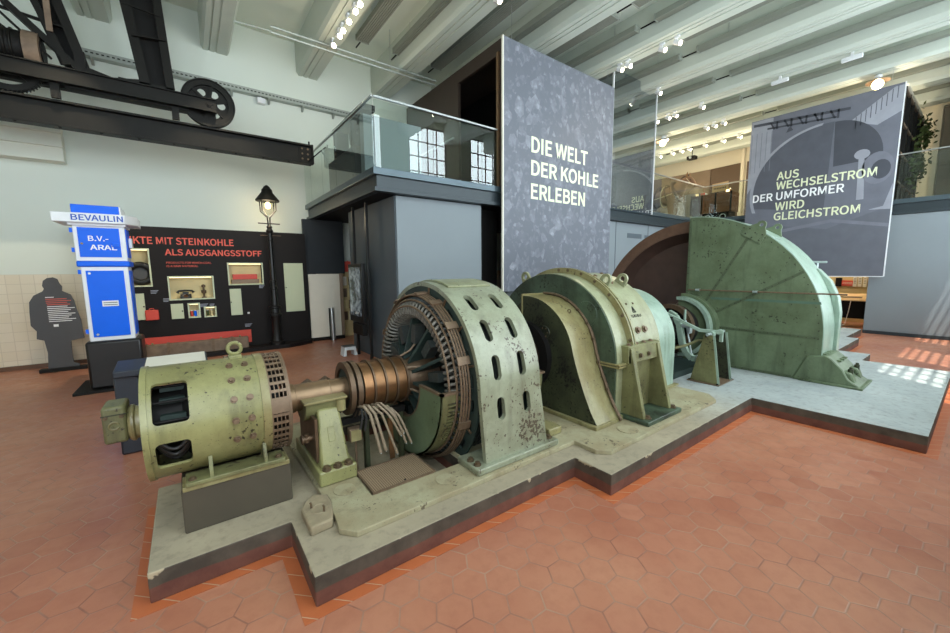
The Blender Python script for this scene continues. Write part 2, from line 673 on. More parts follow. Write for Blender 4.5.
def backwall_mat():
    t = NT('plaster_over_tile_dado')
    p = t.pos()
    sp = t.n('ShaderNodeSeparateXYZ')
    t.l(p, sp.inputs[0])
    n = t.noise(0.7, 4, 0.5, p)
    up = t.mix(n, '#d6dfd6', '#dfe6dd')
    br = t.n('ShaderNodeTexBrick')
    cm = t.n('ShaderNodeCombineXYZ')
    t.l(sp.outputs[0], cm.inputs[0])
    t.l(sp.outputs[2], cm.inputs[1])
    t.l(cm.outputs[0], br.inputs['Vector'])
    br.offset = 0.0
    br.inputs['Color1'].default_value = lin('#ddd3bd')
    br.inputs['Color2'].default_value = lin('#e2d9c6')
    br.inputs['Mortar'].default_value = lin('#d0c6b2')
    br.inputs['Scale'].default_value = 1.0
    br.inputs['Mortar Size'].default_value = 0.006
    br.inputs['Brick Width'].default_value = 0.2
    br.inputs['Row Height'].default_value = 0.2
    f = t.math('GREATER_THAN', sp.outputs[2], 2.0)
    return t.set(t.mix(f, br.outputs[0], up), 0.6, 0, 0.4)


def coal_poster():
    t = NT('coal_heap_print')
    p = t.coord()
    v = t.n('ShaderNodeTexVoronoi', feature='F1')
    v.inputs['Scale'].default_value = 5.0
    t.l(t.vm('ADD', t.vm('MULTIPLY', p, (1.15, 1.0, 0.8)), (0, 0, 0)), v.inputs['Vector'])
    sep = t.n('ShaderNodeSeparateColor')
    t.l(v.outputs['Color'], sep.inputs[0])
    v2 = t.n('ShaderNodeTexVoronoi', feature='F1')
    v2.inputs['Scale'].default_value = 11.0
    t.l(p, v2.inputs['Vector'])
    s2 = t.n('ShaderNodeSeparateColor')
    t.l(v2.outputs['Color'], s2.inputs[0])
    n = t.noise(3.0, 5, 0.6)
    face = t.math('MULTIPLY', t.ramp(sep.outputs[0], 0.55, 1.0), t.ramp(n, 0.40, 0.62))
    f2 = t.math('MULTIPLY', t.ramp(s2.outputs[1], 0.62, 1.0), t.ramp(t.noise(7, 3), 0.45, 0.65))
    f = t.math('ADD', t.math('MULTIPLY', face, 0.6), t.math('MULTIPLY', f2, 0.5))
    c = t.mix(f, '#676b75', '#9da1ab')
    return t.set(c, 0.5, 0, 0.35)


M['floor'] = floor_mat()
M['strip'] = strip_mat()
M['concrete'] = concrete_mat()
M['backwall'] = backwall_mat()
M['coal'] = coal_poster()
for k_, v_ in dict(p_base='#6b6e7a', p_light='#9a9da8', p_wall='#83868f', p_dark='#565964', p_darker='#474a54',
                   p_mid='#757884', p_floor='#7c7f8b', p_low='#62656f').items():
    M[k_] = plain('converter_print_'+k_[2:], v_, 0.5, 0, 0.12, 3)


def block_mat():
    t = NT('dark_foundation_block')
    n1 = t.noise(3, 6, 0.6)
    c = t.mix(n1, '#393329', '#4d4637')
    return t.set(c, 0.7)


M['block'] = block_mat()


def grate_mat():
    t = NT('perforated_cover_steel')
    p = t.coord()
    sp = t.n('ShaderNodeSeparateXYZ')
    t.l(p, sp.inputs[0])
    fx = t.math('ABSOLUTE', t.math('SUBTRACT', t.math('FRACT', t.math('MULTIPLY', sp.outputs[0], 55)), 0.5))
    fy = t.math('ABSOLUTE', t.math('SUBTRACT', t.math('FRACT', t.math('MULTIPLY', sp.outputs[1], 55)), 0.5))
    hole = t.math('LESS_THAN', t.math('MAXIMUM', fx, fy), 0.28)
    return t.set(t.mix(hole, '#a08a70', '#4a3c2e'), 0.5, 0.3)


M['grate'] = grate_mat()


# ------------------------------------------------------------------ lettering
FONT = None
try:
    FONT = bpy.data.fonts.load(bpy.utils.system_resource('DATAFILES', path='fonts') + '/Noto Sans CJK Regular.woff2')
except Exception:
    FONT = None


def text_mesh(s, width, cap, depth=0.006, bold=0.03, wscale=None):
    """mesh of s in its own x-y plane, lower left at the origin, capital height cap."""
    def build(off):
        cu = bpy.data.curves.new('t', 'FONT')
        cu.body = s
        if FONT:
            cu.font = FONT
        cu.extrude = 0.01
        cu.offset = off
        o = bpy.data.objects.new('t', cu)
        COL.objects.link(o)
        dg = bpy.context.evaluated_depsgraph_get()
        me = bpy.data.meshes.new_from_object(o.evaluated_get(dg))
        bpy.data.objects.remove(o)
        bpy.data.curves.remove(cu)
        xs = [v.co.x for v in me.vertices]
        ys = [v.co.y for v in me.vertices]
        return me, min(xs), max(xs), min(ys), max(ys)

    me, x0, x1, y0, y1 = build(0.0)
    bpy.data.meshes.remove(me)
    me, x0, x1, y0, y1 = build(bold*(y1-y0)/0.73)
    sy = cap/(y1-y0)
    sx = width/(x1-x0) if width else sy*(wscale or 1.0)
    me.transform(Matrix.Translation((-x0, -y0, 0)))
    me.transform(Matrix.Diagonal((sx, sy, depth/0.02, 1)))
    return me


def place_text(name, s, parent, mat, origin, right, up, width, cap, bold=0.03, label=None, wscale=None):
    """right: reading direction; lettering lies on the plane spanned by right and up."""
    me = text_mesh(s, width, cap, bold=bold, wscale=wscale)
    r, u = Vector(right).normalized(), Vector(up).normalized()
    n = r.cross(u)
    Mx = Matrix(((r.x, u.x, n.x, origin[0]), (r.y, u.y, n.y, origin[1]), (r.z, u.z, n.z, origin[2]), (0, 0, 0, 1)))
    me.transform(Mx)
    return part(name, me, mat, parent, label, smooth=0)

# ================================================================== THE SETTING
XL, XR, YF, YB, ZC = -6.0, 22.0, -0.8, 12.1, 8.3
struct('floor', MB().box(XL-0.3, XR+0.3, YF-0.3, YB+0.3, -0.2, 0.0), M['floor'])
struct('ceiling', MB().box(XL-0.3, XR+0.3, YF-0.3, YB+0.3, ZC, ZC+0.25), M['ceil'])
struct('wall_back', MB().box(XL-0.3, XR+0.3, YB, YB+0.3, 0, ZC), M['backwall'])
struct('wall_left', MB().box(XL-0.3, XL, YF, YB, 0, ZC), M['plaster'])
struct('wall_far', MB().box(XR, XR+0.3, YF, YB, 0, ZC), M['cream'])
w = MB()
xs = [XL-0.3] + [v for x in WIN_X for v in (x-WIN_W/2, x+WIN_W/2)] + [XR+0.3]
for i in range(0, len(xs), 2):
    w.box(xs[i], xs[i+1], YF-0.3, YF, 0, ZC)
for x in WIN_X:
    w.box(x-WIN_W/2, x+WIN_W/2, YF-0.3, YF, 0, WIN_Z0)
    w.box(x-WIN_W/2, x+WIN_W/2, YF-0.3, YF, WIN_Z1, ZC)
struct('wall_front', w, M['plaster'])
for i, x in enumerate(WIN_X):
    f = MB()
    for k in range(5):
        xx = x-WIN_W/2+0.03+(WIN_W-0.06)*k/4
        wd = 0.05 if k in (0, 4) else 0.03
        f.box(xx-wd/2, xx+wd/2, YF-0.10, YF-0.04, WIN_Z0, WIN_Z1)
    for k in range(12):
        zz = WIN_Z0+0.03+(WIN_Z1-WIN_Z0-0.06)*k/11
        f.box(x-WIN_W/2, x+WIN_W/2, YF-0.095, YF-0.045, zz-0.02, zz+0.02)
    struct('window_%d' % (i+1), f, M['darkframe'])
    if x in SUN_BLOCK:
        tb = MB().box(x-WIN_W/2+0.01, x+WIN_W/2-0.01, YF-0.16, YF-0.15, WIN_Z0, WIN_Z1)  # unseen panel, added to keep the sun out
        single('sun_block_panel', tb, M['white'], 'white added panel blocking the sun behind the window bars, '
               + ('nearer the machine end' if x < 3 else 'nearer the flywheel end'), 'sun block', (x, YF-0.15, WIN_Z0), smooth=0)

# ceiling ribs
TR = 0
RIBX = [-5.54+2.18*k for k in range(13)]
for x in RIBX:
    TR += 1
    if x > 21.5:
        continue
    b = MB()
    prof = [(x-0.30, ZC), (x-0.30, 7.56), (x-0.25, 7.47), (x-0.15, 7.47), (x-0.15, 7.495), (x-0.12, 7.495), (x-0.12, 7.47), (x-0.02, 7.47), (x-0.02, 7.49), (x+0.02, 7.49), (x+0.02, 7.47),
            (x+0.25, 7.47), (x+0.30, 7.56), (x+0.30, ZC)]
    b.py(prof, YF, YB)
    struct('trim_%d' % TR, b, M['rib'])
# upper-left projecting ledges on the back wall
b = MB()
b.box(-6.0, -1.88, 11.85, 12.1, 4.33, 5.16)
for z in (4.33, 4.62, 4.90):
    b.box(-6.0, -1.86, 11.77, 11.85, z, z+0.03)
TR += 1
struct('trim_%d' % TR, b, M['plaster'])
TR += 1
struct('trim_%d' % TR, MB().box(-6, 3.0, 12.06, 12.1, 0, 0.09), M['rustrim'])

# concrete plinth outline
PL = [(-0.335, 2.877), (0.465, 2.877), (0.465, 2.235), (2.86, 2.235), (2.86, 1.835), (6.2, 1.835), (6.2, 0.228),
      (10.42, 0.228), (10.42, 1.33), (11.3, 1.33), (11.3, 1.84), (13.65, 1.84), (13.65, 2.09), (15.7, 2.09), (15.7, 5.2), (10.42, 5.2), (10.42, 5.9),
      (6.2, 5.9), (6.2, 5.2), (2.86, 5.2), (2.86, 4.85), (0.465, 4.85), (0.465, 4.04), (-0.335, 4.04)]
PIT = (1.04, 1.95, 2.76, 4.35)
pl = cut(MB().pz(PL, 0.0, 0.2), MB().box(PIT[0], PIT[1], PIT[2], PIT[3], 0.02, 0.4))
single('machine_plinth', pl, M['concrete'], 'long stepped concrete plinth with red-brown base band under the green machine', 'plinth',
       (3, 3.5, 0), smooth=0, bevel=0.008)
# border of orange tiles round the plinth
b = MB()
for i in range(len(PL)):
    p, q = Vector((*PL[i], 0)), Vector((*PL[(i+1) % len(PL)], 0))
    d = (q-p).normalized()
    n = Vector((d.y, -d.x, 0))
    e0 = 0.085
    a0 = PL[i-1]
    conv0 = (Vector((p.x-a0[0], p.y-a0[1], 0))).cross(d).z > 0
    a1 = PL[(i+2) % len(PL)]
    conv1 = d.cross(Vector((a1[0]-q.x, a1[1]-q.y, 0))).z > 0
    s_ = p-d*(e0 if conv0 else 0) if False else p
    e_ = q+d*(e0 if conv1 else -e0)
    s_ = s_ if conv0 else s_+d*0
    b.prism([s_+Vector((0, 0, 0.0005)), e_+Vector((0, 0, 0.0005)), e_+n*e0+Vector((0, 0, 0.0005)), s_+n*e0+Vector((0, 0, 0.0005))], (0, 0, 0.0025))
TR += 1
struct('trim_%d' % TR, b, M['strip'])

# ---- mezzanine
ZD = 3.93
mz = thing('mezzanine_platform', 'steel mezzanine platform with zinc edge running behind and beside the machine', 'platform', (6, 9, 3.5))
P2 = [(3.02, 7.1), (16.6, 7.1), (16.6, YF+0.02), (XR-0.02, YF+0.02), (XR-0.02, YB-0.02), (3.02, YB-0.02)]
part('deck', MB().pz(P2, 3.66, 3.90), M['slate_side'], mz, smooth=0)
b = MB()
b.box(2.90, 16.5, 6.97, 7.10, 3.80, ZD)
b.box(2.90, 3.02, 7.10, YB-0.02, 3.80, ZD)
b.box(16.47, 16.6, YF+0.02, 6.97, 3.80, ZD)
part('edge_sheet', b, M['kick'], mz, 'zinc edge sheet', smooth=0, bevel=0.006)
b = MB()
for (x0, x1, y0, y1) in ((2.98, 16.5, 7.03, 7.10), (2.98, 3.05, 7.10, YB-0.02), (16.53, 16.6, YF+0.02, 7.03)):
    b.box(x0, x1, y0, y1, 3.58, 3.80)
b.box(2.92, 16.5, 6.98, 7.12, 3.50, 3.58)
b.box(2.92, 3.06, 7.12, YB-0.02, 3.50, 3.58)
b.box(16.46, 16.62, YF+0.02, 6.98, 3.50, 3.58)
part('edge_beam', b, M['darkframe'], mz, 'dark steel edge beam', smooth=0, bevel=0.005)
part('soffit', MB().pz([(3.06, 7.12), (16.62, 7.12), (16.62, YF+0.02), (XR-0.02, YF+0.02), (XR-0.02, YB-0.02), (3.06, YB-0.02)], 3.50, 3.54), M['black'], mz, smooth=0)

# walls below the mezzanine
struct('wall_pillar', MB().box(3.42, 5.55, 7.16, 9.9, 0, 3.49), M['slate'])
struct('wall_recess', MB().box(5.55, 6.35, 7.55, 7.7, 0, 3.49), M['black'])
struct('wall_inner', MB().box(6.35, 16.6, 7.16, 7.3, 0, 3.49), M['slate'])
struct('wall_right', MB().box(16.5, 16.7, YF, 2.17, 0, 3.49).box(16.5, 16.7, 2.17, 7.16, 2.3, 3.49).box(16.5, 16.7, 6.2, 7.16, 0, 2.3), M['slate'])
struct('baseboard_right', MB().box(16.47, 16.5, YF, 2.17, 0, 0.10), M['darkframe'])
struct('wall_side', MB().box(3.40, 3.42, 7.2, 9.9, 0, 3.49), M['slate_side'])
TR += 1
struct('trim_%d' % TR, MB().box(9.0, 9.02, 7.15, 7.165, 0, 3.49).box(10.9, 10.92, 7.15, 7.165, 0, 3.49).box(12.8, 12.82, 7.15, 7.165, 0, 3.49), M['slate_side'])
# nook at the back left under the mezzanine
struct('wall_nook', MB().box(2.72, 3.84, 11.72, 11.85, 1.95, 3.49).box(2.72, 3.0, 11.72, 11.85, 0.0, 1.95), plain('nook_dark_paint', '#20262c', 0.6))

# ---- railings
GR = 'glass railing panels and rails'


def railing(label, pts, panels):
    t = thing('glass_railing', label, 'railing', (*pts[0], ZD))
    tp = [(x, y, 5.17) for x, y in pts]
    b = MB()
    for p, q in zip(tp[:-1], tp[1:]):
        b.bar(p, q, 0.045, 0.035)
    part('handrail', b, M['steelrail'], t, 'brushed steel handrail', smooth=0, bevel=0.004)
    for (p, q) in panels:
        p, q = Vector((*p, 0)), Vector((*q, 0))
        d = (q-p).normalized()
        n = Vector((d.y, -d.x, 0))*0.006
        g = MB().prism([p+d*0.006+n+Vector((0, 0, ZD-0.03)), q-d*0.006+n+Vector((0, 0, ZD-0.03)), q-d*0.006-n+Vector((0, 0, ZD-0.03)), p+d*0.006-n+Vector((0, 0, ZD-0.03))], (0, 0, 1.22))
        part('glass_panel', g, M['glass'], t, smooth=0)
    return t


yl = [7.0, 8.1, 9.2, 10.3, 11.4, 12.05]
railing('glass railing on the left return edge of the mezzanine above the street lamp', [(2.93, 12.05), (2.93, 7.0)],
        [((2.93, b_), (2.93, a_)) for a_, b_ in zip(yl[:-1], yl[1:])])
xl = [2.95, 4.2, 5.45, 5.9]
railing('glass railing in front of the dark box beside the coal poster', [(2.95, 6.99), (5.9, 6.99)],
        [((a_, 6.99), (b_, 6.99)) for a_, b_ in zip(xl[:-1], xl[1:])])
xl = [10.15, 11.0, 12.4, 13.8, 15.2, 16.48]
railing('glass railing right of the coal poster above the flywheel', [(10.15, 6.99), (16.48, 6.99)],
        [((a_, 6.99), (b_, 6.99)) for a_, b_ in zip(xl[:-1], xl[1:])])
yl = [6.97, 5.6, 4.2, 2.8, 1.4, 0.0, -0.75]
railing('glass railing on the right edge of the mezzanine behind the grey converter poster', [(16.5, 6.97), (16.5, -0.75)],
        [((16.5, b_), (16.5, a_)) for a_, b_ in zip(yl[:-1], yl[1:])])

tg = thing('tall_glass_screen', 'tall framed glass screen standing above the railing right of the coal poster', 'glass screen', (11.4, 6.93, ZD))
part('pane', MB().box(10.22, 12.56, 6.925, 6.94, ZD-0.1, 7.72), glass('coated_screen_glass', '#c2c7d6', 2.6), tg, 'blue-grey coated glass', smooth=0)
for x0, x1 in ((10.19, 10.225), (12.555, 12.59)):
    part('edge_post', MB().box(x0, x1, 6.91, 6.955, ZD-0.12, 7.74), M['white'], tg, 'white edge post', smooth=0)

# ================================================================== THE MACHINE
def cylp(x, th, r, yc=AY, zc=AZ):
    t = R(th)
    return Vector((x, yc+r*math.cos(t), zc+r*math.sin(t)))


def radial(th):
    return Vector((0, math.cos(R(th)), math.sin(R(th))))


def rounded_cutter(x0, x1, a0, a1, r_in, r_out, rad, yc=AY, zc=AZ, n=5, R_=1.0):
    """wedge with a rounded-rectangle outline in (x, arc) space, for cutting openings through a shell."""
    L0, L1 = R(a0)*R_, R(a1)*R_
    pts = []
    for (cx, cl, s0) in ((x1-rad, L1-rad, 0), (x0+rad, L1-rad, 90), (x0+rad, L0+rad, 180), (x1-rad, L0+rad, 270)):
        for k in range(n+1):
            t = R(s0+90*k/n)
            pts.append((cx+rad*math.cos(t), cl+rad*math.sin(t)))
    m = MB()
    A = [m.bm.verts.new((x, yc+r_in*math.cos(l/R_), zc+r_in*math.sin(l/R_))) for x, l in pts]
    B = [m.bm.verts.new((x, yc+r_out*math.cos(l/R_), zc+r_out*math.sin(l/R_))) for x, l in pts]
    m.bm.faces.new(A)
    m.bm.faces.new(B[::-1])
    for i in range(len(pts)):
        j = (i+1) % len(pts)
        m.bm.faces.new((A[j], A[i], B[i], B[j]))
    return m


def join(a, b):
    me = bpy.data.meshes.new('t')
    bmesh.ops.recalc_face_normals(b.bm, faces=b.bm.faces)
    b.bm.to_mesh(me)
    a.bm.from_mesh(me)
    bpy.data.meshes.remove(me)
    return a


def bolts_part(name, spots, mat, parent, r=0.02, h=0.02, label=None):
    for p, d in spots:
        part(name, MB().bolt(p, d, r, h), mat, parent, label)


# ---------- foundation block under the exciter motor
fb_ = MB().box(-0.15, 0.54, 3.17, 3.93, 0.2, 0.51)
single('foundation_block', fb_, M['block'], 'dark square foundation block carrying the small olive motor', 'concrete block', (0.2, 3.55, 0.2), smooth=0, bevel=0.012)

# ---------- exciter motor
MZ = 0.93
mo = thing('exciter_motor', 'small olive green barrel motor at the near left end of the machine, with open windows', 'motor', (0.13, AY, 0.51))
sh = MB().arc(-0.30, 0.385, 0.378, 0.4, 0, 360, 96, zc=MZ)
cuts = MB()
for (x0, x1, a0, a1) in ((-0.255, -0.06, 125, 168), (-0.255, -0.065, 186, 216), (-0.255, -0.06, 12, 55), (-0.255, -0.06, 325, 355)):
    join(cuts, rounded_cutter(x0, x1, a0, a1, 0.33, 0.45, 0.03, zc=MZ, R_=0.4))
part('barrel', cut(sh, cuts), M['olive'], mo, smooth=30)
b = MB().arc(-0.315, -0.28, 0.36, 0.408, 0, 360, 96, zc=MZ)
part('end_rim', b, M['olive'], mo)
b = MB().arc(-0.302, -0.285, 0.10, 0.365, 0, 360, 64, zc=MZ)
part('end_plate', b, M['olive_dark'], mo)
# vented cage
cage = MB()
for xa, xb in ((0.425, 0.440), (0.462, 0.468), (0.490, 0.496), (0.518, 0.524), (0.545, 0.560)):
    cage.arc(xa, xb, 0.392, 0.402, 0, 360, 96, zc=MZ)
for k in range(40):
    cage.arc(0.43, 0.555, 0.391, 0.401, 9*k, 9*k+3.2, 2, zc=MZ)
cage.arc(0.43, 0.555, 0.390, 0.403, 163, 179, 6, zc=MZ)
cage.arc(0.43, 0.555, 0.390, 0.403, 343, 359, 6, zc=MZ)
part('vent_cage', cage, M['bus'], mo, 'brown vented cage end')
part('cage_band', MB().arc(0.375, 0.43, 0.384, 0.408, 0, 360, 96, zc=MZ), M['spoon'], mo)
part('cage_end', MB().arc(0.556, 0.572, 0.12, 0.405, 0, 360, 64, zc=MZ), M['bus'], mo)
part('armature', MB().lathe([(-0.28, 0.10), (-0.265, 0.24), (-0.10, 0.25), (-0.05, 0.32), (0.38, 0.30), (0.5, 0.34), (0.54, 0.12)], (0, AY, MZ), 'x', 40), M['black'], mo)
for th in (135, 160, 110):
    p = cylp(-0.16, th, 0.27, zc=MZ)
    part('brush_holder', MB().bar(p+Vector((-0.06, 0, 0)), p+Vector((0.08, 0, 0)), 0.05, 0.035), M['teal_dark'], mo)
    part('brush_stud', MB().cyl(cylp(-0.27, th+6, 0.31, zc=MZ), cylp(0.0, th+6, 0.31, zc=MZ), 0.010), M['black'], mo)
for k in range(3):
    part('lead_cable', MB().tube([cylp(-0.25+0.19*q/14.0, 183+30*math.sin(PI*q/14.0)*(0.55+0.22*k)+4*k, 0.345-0.012*k, zc=MZ) for q in range(15)], 0.012, 8), M['rubber'], mo)
for th in (113.4, 134.7, 156.1, 177.6, 198.6, 66.6, 45.3, 23.9):
    for x in (0.20, 0.30):
        part('pole_bolt', MB().bolt(cylp(x, th, 0.4, zc=MZ), radial(th), 0.017, 0.022), M['bus'], mo)
b = MB().box(0.21, 0.30, AY-0.045, AY+0.045, MZ+0.385, MZ+0.425)
part('eye_pad', b, M['olive'], mo, bevel=0.01)
part('lifting_eye', MB().ring((0.255, AY, MZ+0.475), 'y', 0.045, 0.014, 28, 10), M['olive'], mo)
# feet
for x in (0.02, 0.36):
    for s in (-1, 1):
        pts = [(AY+s*0.20, MZ-0.33), (AY+s*0.34, MZ-0.22), (AY+s*0.385, 0.62), (AY+s*0.385, 0.565), (AY+s*0.20, 0.565)]
        part('foot_web', MB().px(pts, x, x+0.022), M['olive_dark'], mo)
for s in (-1, 1):
    y0, y1 = sorted((AY+s*0.22, AY+s*0.40))
    part('foot_rail', MB().box(-0.12, 0.50, y0, y1, 0.545, 0.575), M['olive_dark'], mo, bevel=0.005)
    y0, y1 = sorted((AY+s*0.20, AY+s*0.385))
    part('slide_rail', MB().box(-0.14, 0.53, y0, y1, 0.51, 0.545), M['spoon'], mo, bevel=0.005)
    for x in (-0.08, 0.46):
        part('foot_bolt', MB().bolt((x, AY+s*0.35, 0.575), (0, 0, 1), 0.018, 0.02), M['bolt'], mo)
# terminal box on the end
b = MB().lathe([(-0.405, 0.115), (-0.39, 0.128), (-0.375, 0.128), (-0.365, 0.115), (-0.33, 0.115), (-0.32, 0.13), (-0.30, 0.13)], (0, AY, 0.955), 'x', 40)
part('neck', b, M['spoon'], mo)
bx = part('terminal_box', MB().box(-0.53, -0.405, AY-0.115, AY+0.115, 0.86, 1.115), M['olive_dark'], mo, 'darker green terminal box', bevel=0.018)
part('clasp', MB().ring((-0.47, AY-0.118, 0.985), 'y', 0.026, 0.006, 20, 6, 20, 330), M['spoon'], bx)
for x in (-0.51, -0.43):
    part('screw', MB().bolt((x, AY-0.115, 1.045), (0, -1, 0), 0.009, 0.012), M['bolt'], bx)
part('cover_seam', MB().box(-0.532, -0.403, AY-0.118, AY-0.113, 1.055, 1.062), M['disc_dark'], bx)

# ---------- shaft with collector rings
sf = thing('collector_shaft', 'bare brown shaft with copper collector rings between the small motor and the arched generator', 'shaft', (1.0, AY, AZ))
part('journal', MB().lathe([(0.572, 0.085), (0.575, 0.125), (0.66, 0.125), (0.665, 0.115), (0.95, 0.115), (0.955, 0.108), (1.12, 0.108), (1.12, 0.12), (1.70, 0.12)], (0, AY, AZ), 'x', 40), M['shaft'], sf)
for x in (1.09, 1.155):
    part('guide_ring', MB().arc(x, x+0.042, 0.19, 0.25, 0, 360, 56), M['rusty'], sf)
part('ring_sleeve', MB().arc(1.11, 1.66, 0.115, 0.19, 0, 360, 48), M['teal_dark'], sf)
for k in range(4):
    x = 1.225+k*0.112
    part('collector_ring', MB().arc(x, x+0.085, 0.185, 0.223, 0, 360, 64), M['copper'], sf, 'polished copper ring')
    part('ring_flange', MB().arc(x+0.088, x+0.106, 0.185, 0.24, 0, 360, 64), M['rusty'], sf)
part('hub_cone', MB().lathe([(1.66, 0.13), (1.70, 0.17), (1.78, 0.2), (2.02, 0.24)], (0, AY, AZ), 'x', 40), M['rusty'], sf)
for k in range(10):
    th = 36*k+8
    d = radial(th)
    u = Vector((1, 0, 0))
    p0, p1 = cylp(1.88, th, 0.18), cylp(1.93, th, 0.58)
    t_ = u.cross(d).normalized()*0.016
    m = MB().prism([Vector((1.72, 0, 0))+Vector((0, AY, AZ))+d*0.16-t_, Vector((1.98, 0, 0))+Vector((0, AY, AZ))+d*0.16-t_,
                    Vector((2.0, AY, AZ))+d*0.60-t_, Vector((1.88, AY, AZ))+d*0.60-t_], t_*2)
    part('spider_arm', m, M['teal_dark'], sf)
    p = cylp(1.80, th+18, 0.40)
    part('pole_coil', MB().bar(cylp(1.86, th+18, 0.36), cylp(1.86, th+18, 0.55), 0.09, 0.11, (1, 0, 0)), M['winding_tape'], sf)
for k in range(6):
    th = 60*k+20
    part('ring_stud', MB().tube([cylp(1.60, th, 0.20), cylp(1.70, th, 0.22), cylp(1.80, th+8, 0.27), cylp(1.86, th+14, 0.36)], 0.012, 6), M['bus'], sf)

# ---------- bearing pedestal
pd = thing('bearing_pedestal', 'olive green bearing pedestal holding the bare shaft beside the dark foundation block', 'bearing', (0.89, AY, 0.245))
part('base', MB().box(0.735, 1.045, 3.105, 3.975, 0.245, 0.375), M['olive'], pd, bevel=0.015)
b = MB()
b.prism([(0.765, 3.16, 0.375), (1.015, 3.16, 0.375), (1.015, 3.92, 0.375), (0.765, 3.92, 0.375)], (0, 0, 0.001))
b2 = MB()
lo = [(0.765, 3.17), (1.01, 3.17), (1.01, 3.91), (0.765, 3.91)]
hi = [(0.80, 3.33), (0.98, 3.33), (0.98, 3.75), (0.80, 3.75)]
va = [b2.bm.verts.new((x, y, 0.37)) for x, y in lo]
vb = [b2.bm.verts.new((x, y, 0.83)) for x, y in hi]
b2.bm.faces.new(va[::-1])
b2.bm.faces.new(vb)
for i in range(4):
    j = (i+1) % 4
    b2.bm.faces.new((va[i], va[j], vb[j], vb[i]))
part('column', b2, M['olive'], pd, bevel=0.02)
part('side_panel', MB().box(0.752, 0.775, 3.25, 3.80, 0.40, 0.78), M['rusty'], pd, 'brown soiled side')
b = MB().arc(0.71, 1.03, 0.117, 0.215, 180, 360, 32, zc=AZ)
part('bearing_shell', b, M['olive_dark'], pd)
for s in (-1, 1):
    y0, y1 = sorted((AY+s*0.112, AY+s*0.245))
    part('saddle_lip', MB().box(0.69, 1.05, y0, y1, AZ-0.015, AZ+0.008), M['spoon'], pd, bevel=0.004)
for x in (0.80, 0.89, 0.98):
    part('hold_down_bolt', MB().bolt((x, 3.138, 0.375), (0, 0, 1), 0.026, 0.032), M['bolt'], pd)
part('oil_lug', MB().cyl((1.0, 3.33, AZ-0.02), (1.0, 3.33, AZ-0.12), 0.04, 20), M['spoon'], pd)
part('sight_boss', MB().prism([(0.885-0.03, 3.245, 0.56), (0.885+0.03, 3.245, 0.56), (0.885+0.03, 3.285, 0.68), (0.885-0.03, 3.285, 0.68)], (0, -0.012, 0)), M['olive'], pd, bevel=0.008)
part('valve', MB().cyl((0.76, 3.33, 0.60), (0.66, 3.33, 0.60), 0.022, 12).ring((0.665, 3.33, 0.60), 'x', 0.035, 0.008, 20, 6).cyl((0.70, 3.33, 0.57), (0.70, 3.33, 0.64), 0.02, 10), M['rusty'], pd, 'brown drain valve')
for x0 in (0.73, 0.89):
    prof = [(x0, AZ+0.03), (x0+0.14, AZ+0.03), (x0+0.14, AZ+0.065), (x0+0.10, AZ+0.10), (x0+0.06, AZ+0.075), (x0+0.02, AZ+0.055)]
    part('cap_ear', MB().py(prof, AY+0.14, AY+0.22), M['rusty'], pd, 'brown loose cap ear', bevel=0.006)

# ---------- bed plate
BP = [(0.72, 2.67), (0.70, 2.52), (0.79, 2.415), (3.075, 2.415), (3.075, 2.15), (3.18, 2.05), (5.58, 2.05), (5.78, 2.22),
      (5.78, 4.86), (5.58, 5.03), (3.18, 5.03), (3.075, 4.93), (3.075, 4.665), (0.79, 4.665), (0.70, 4.5), (0.72, 2.9)]
bp = cut(MB().pz(BP, 0.2, 0.245), MB().box(PIT[0], PIT[1], PIT[2], PIT[3], 0.1, 0.4))
single('bed_plate', bp, M['bed'], 'low pale green bed plate with cut corners lying on the concrete plinth under both generators', 'plate', (3.2, AY, 0.2), smooth=0, bevel=0.006)
for (x, y, r, l) in ((0.886, 2.975, 0.085, 'round cover plate in the bed plate in front of the bearing pedestal'),
                     (1.618, 2.60, 0.085, 'round cover plate between the perforated grate and the arched generator foot'),
                     (3.22, 2.76, 0.10, 'round cover plate between the arched generator and the drum generator'),
                     (3.755, 2.23, 0.11, 'round cover plate in front of the flared base of the drum generator'),
                     (4.95, 2.20, 0.10, 'round cover plate right of the drum generator bracket foot')):
    single('cover_plate', MB().cyl((x, y, 0.2455), (x, y, 0.252), r, 40), M['bed'], l, 'cover', (x, y, 0.245), 'round cover plates in the bed plate', bevel=0.002)
gt = thing('floor_grate', 'brown perforated cover over the cable pit beside the arched generator', 'grate', (1.32, 2.96, 0.245))
part('perforated_sheet', MB().box(1.06, 1.60, 2.77, 3.16, 0.246, 0.258), M['grate'], gt, smooth=0)
part('edge_angle', MB().box(1.045, 1.06, 2.76, 3.17, 0.246, 0.262).box(1.60, 1.615, 2.76, 3.17, 0.246, 0.262).box(1.06, 1.60, 2.755, 2.77, 0.246, 0.262).box(1.06, 1.60, 3.16, 3.175, 0.246, 0.262), M['bus'], gt, smooth=0)
part('hinge_pin', MB().cyl((1.33, 2.78, 0.262), (1.33, 2.78, 0.27), 0.008, 10), M['black'], gt)
st_ = thing('concrete_stub', 'small broken concrete stub with two bent bolts at the front corner of the bed plate', 'concrete stub', (0.63, 2.80, 0.2))
SP = [(0.535, 2.87), (0.54, 2.61), (0.69, 2.625), (0.715, 2.70), (0.75, 2.85), (0.75, 2.96), (0.66, 3.02), (0.58, 2.96)]
part('lump', MB().pz(SP, 0.2, 0.27), M['stone'], st_, bevel=0.012)
part('ring_mark', MB().ring((0.65, 2.80, 0.27), 'z', 0.06, 0.004, 32, 6), M['stone'], st_)
part('stud', MB().tube([(0.60, 2.84, 0.26), (0.60, 2.84, 0.30), (0.595, 2.845, 0.315)], 0.008, 8), M['bolt'], st_)
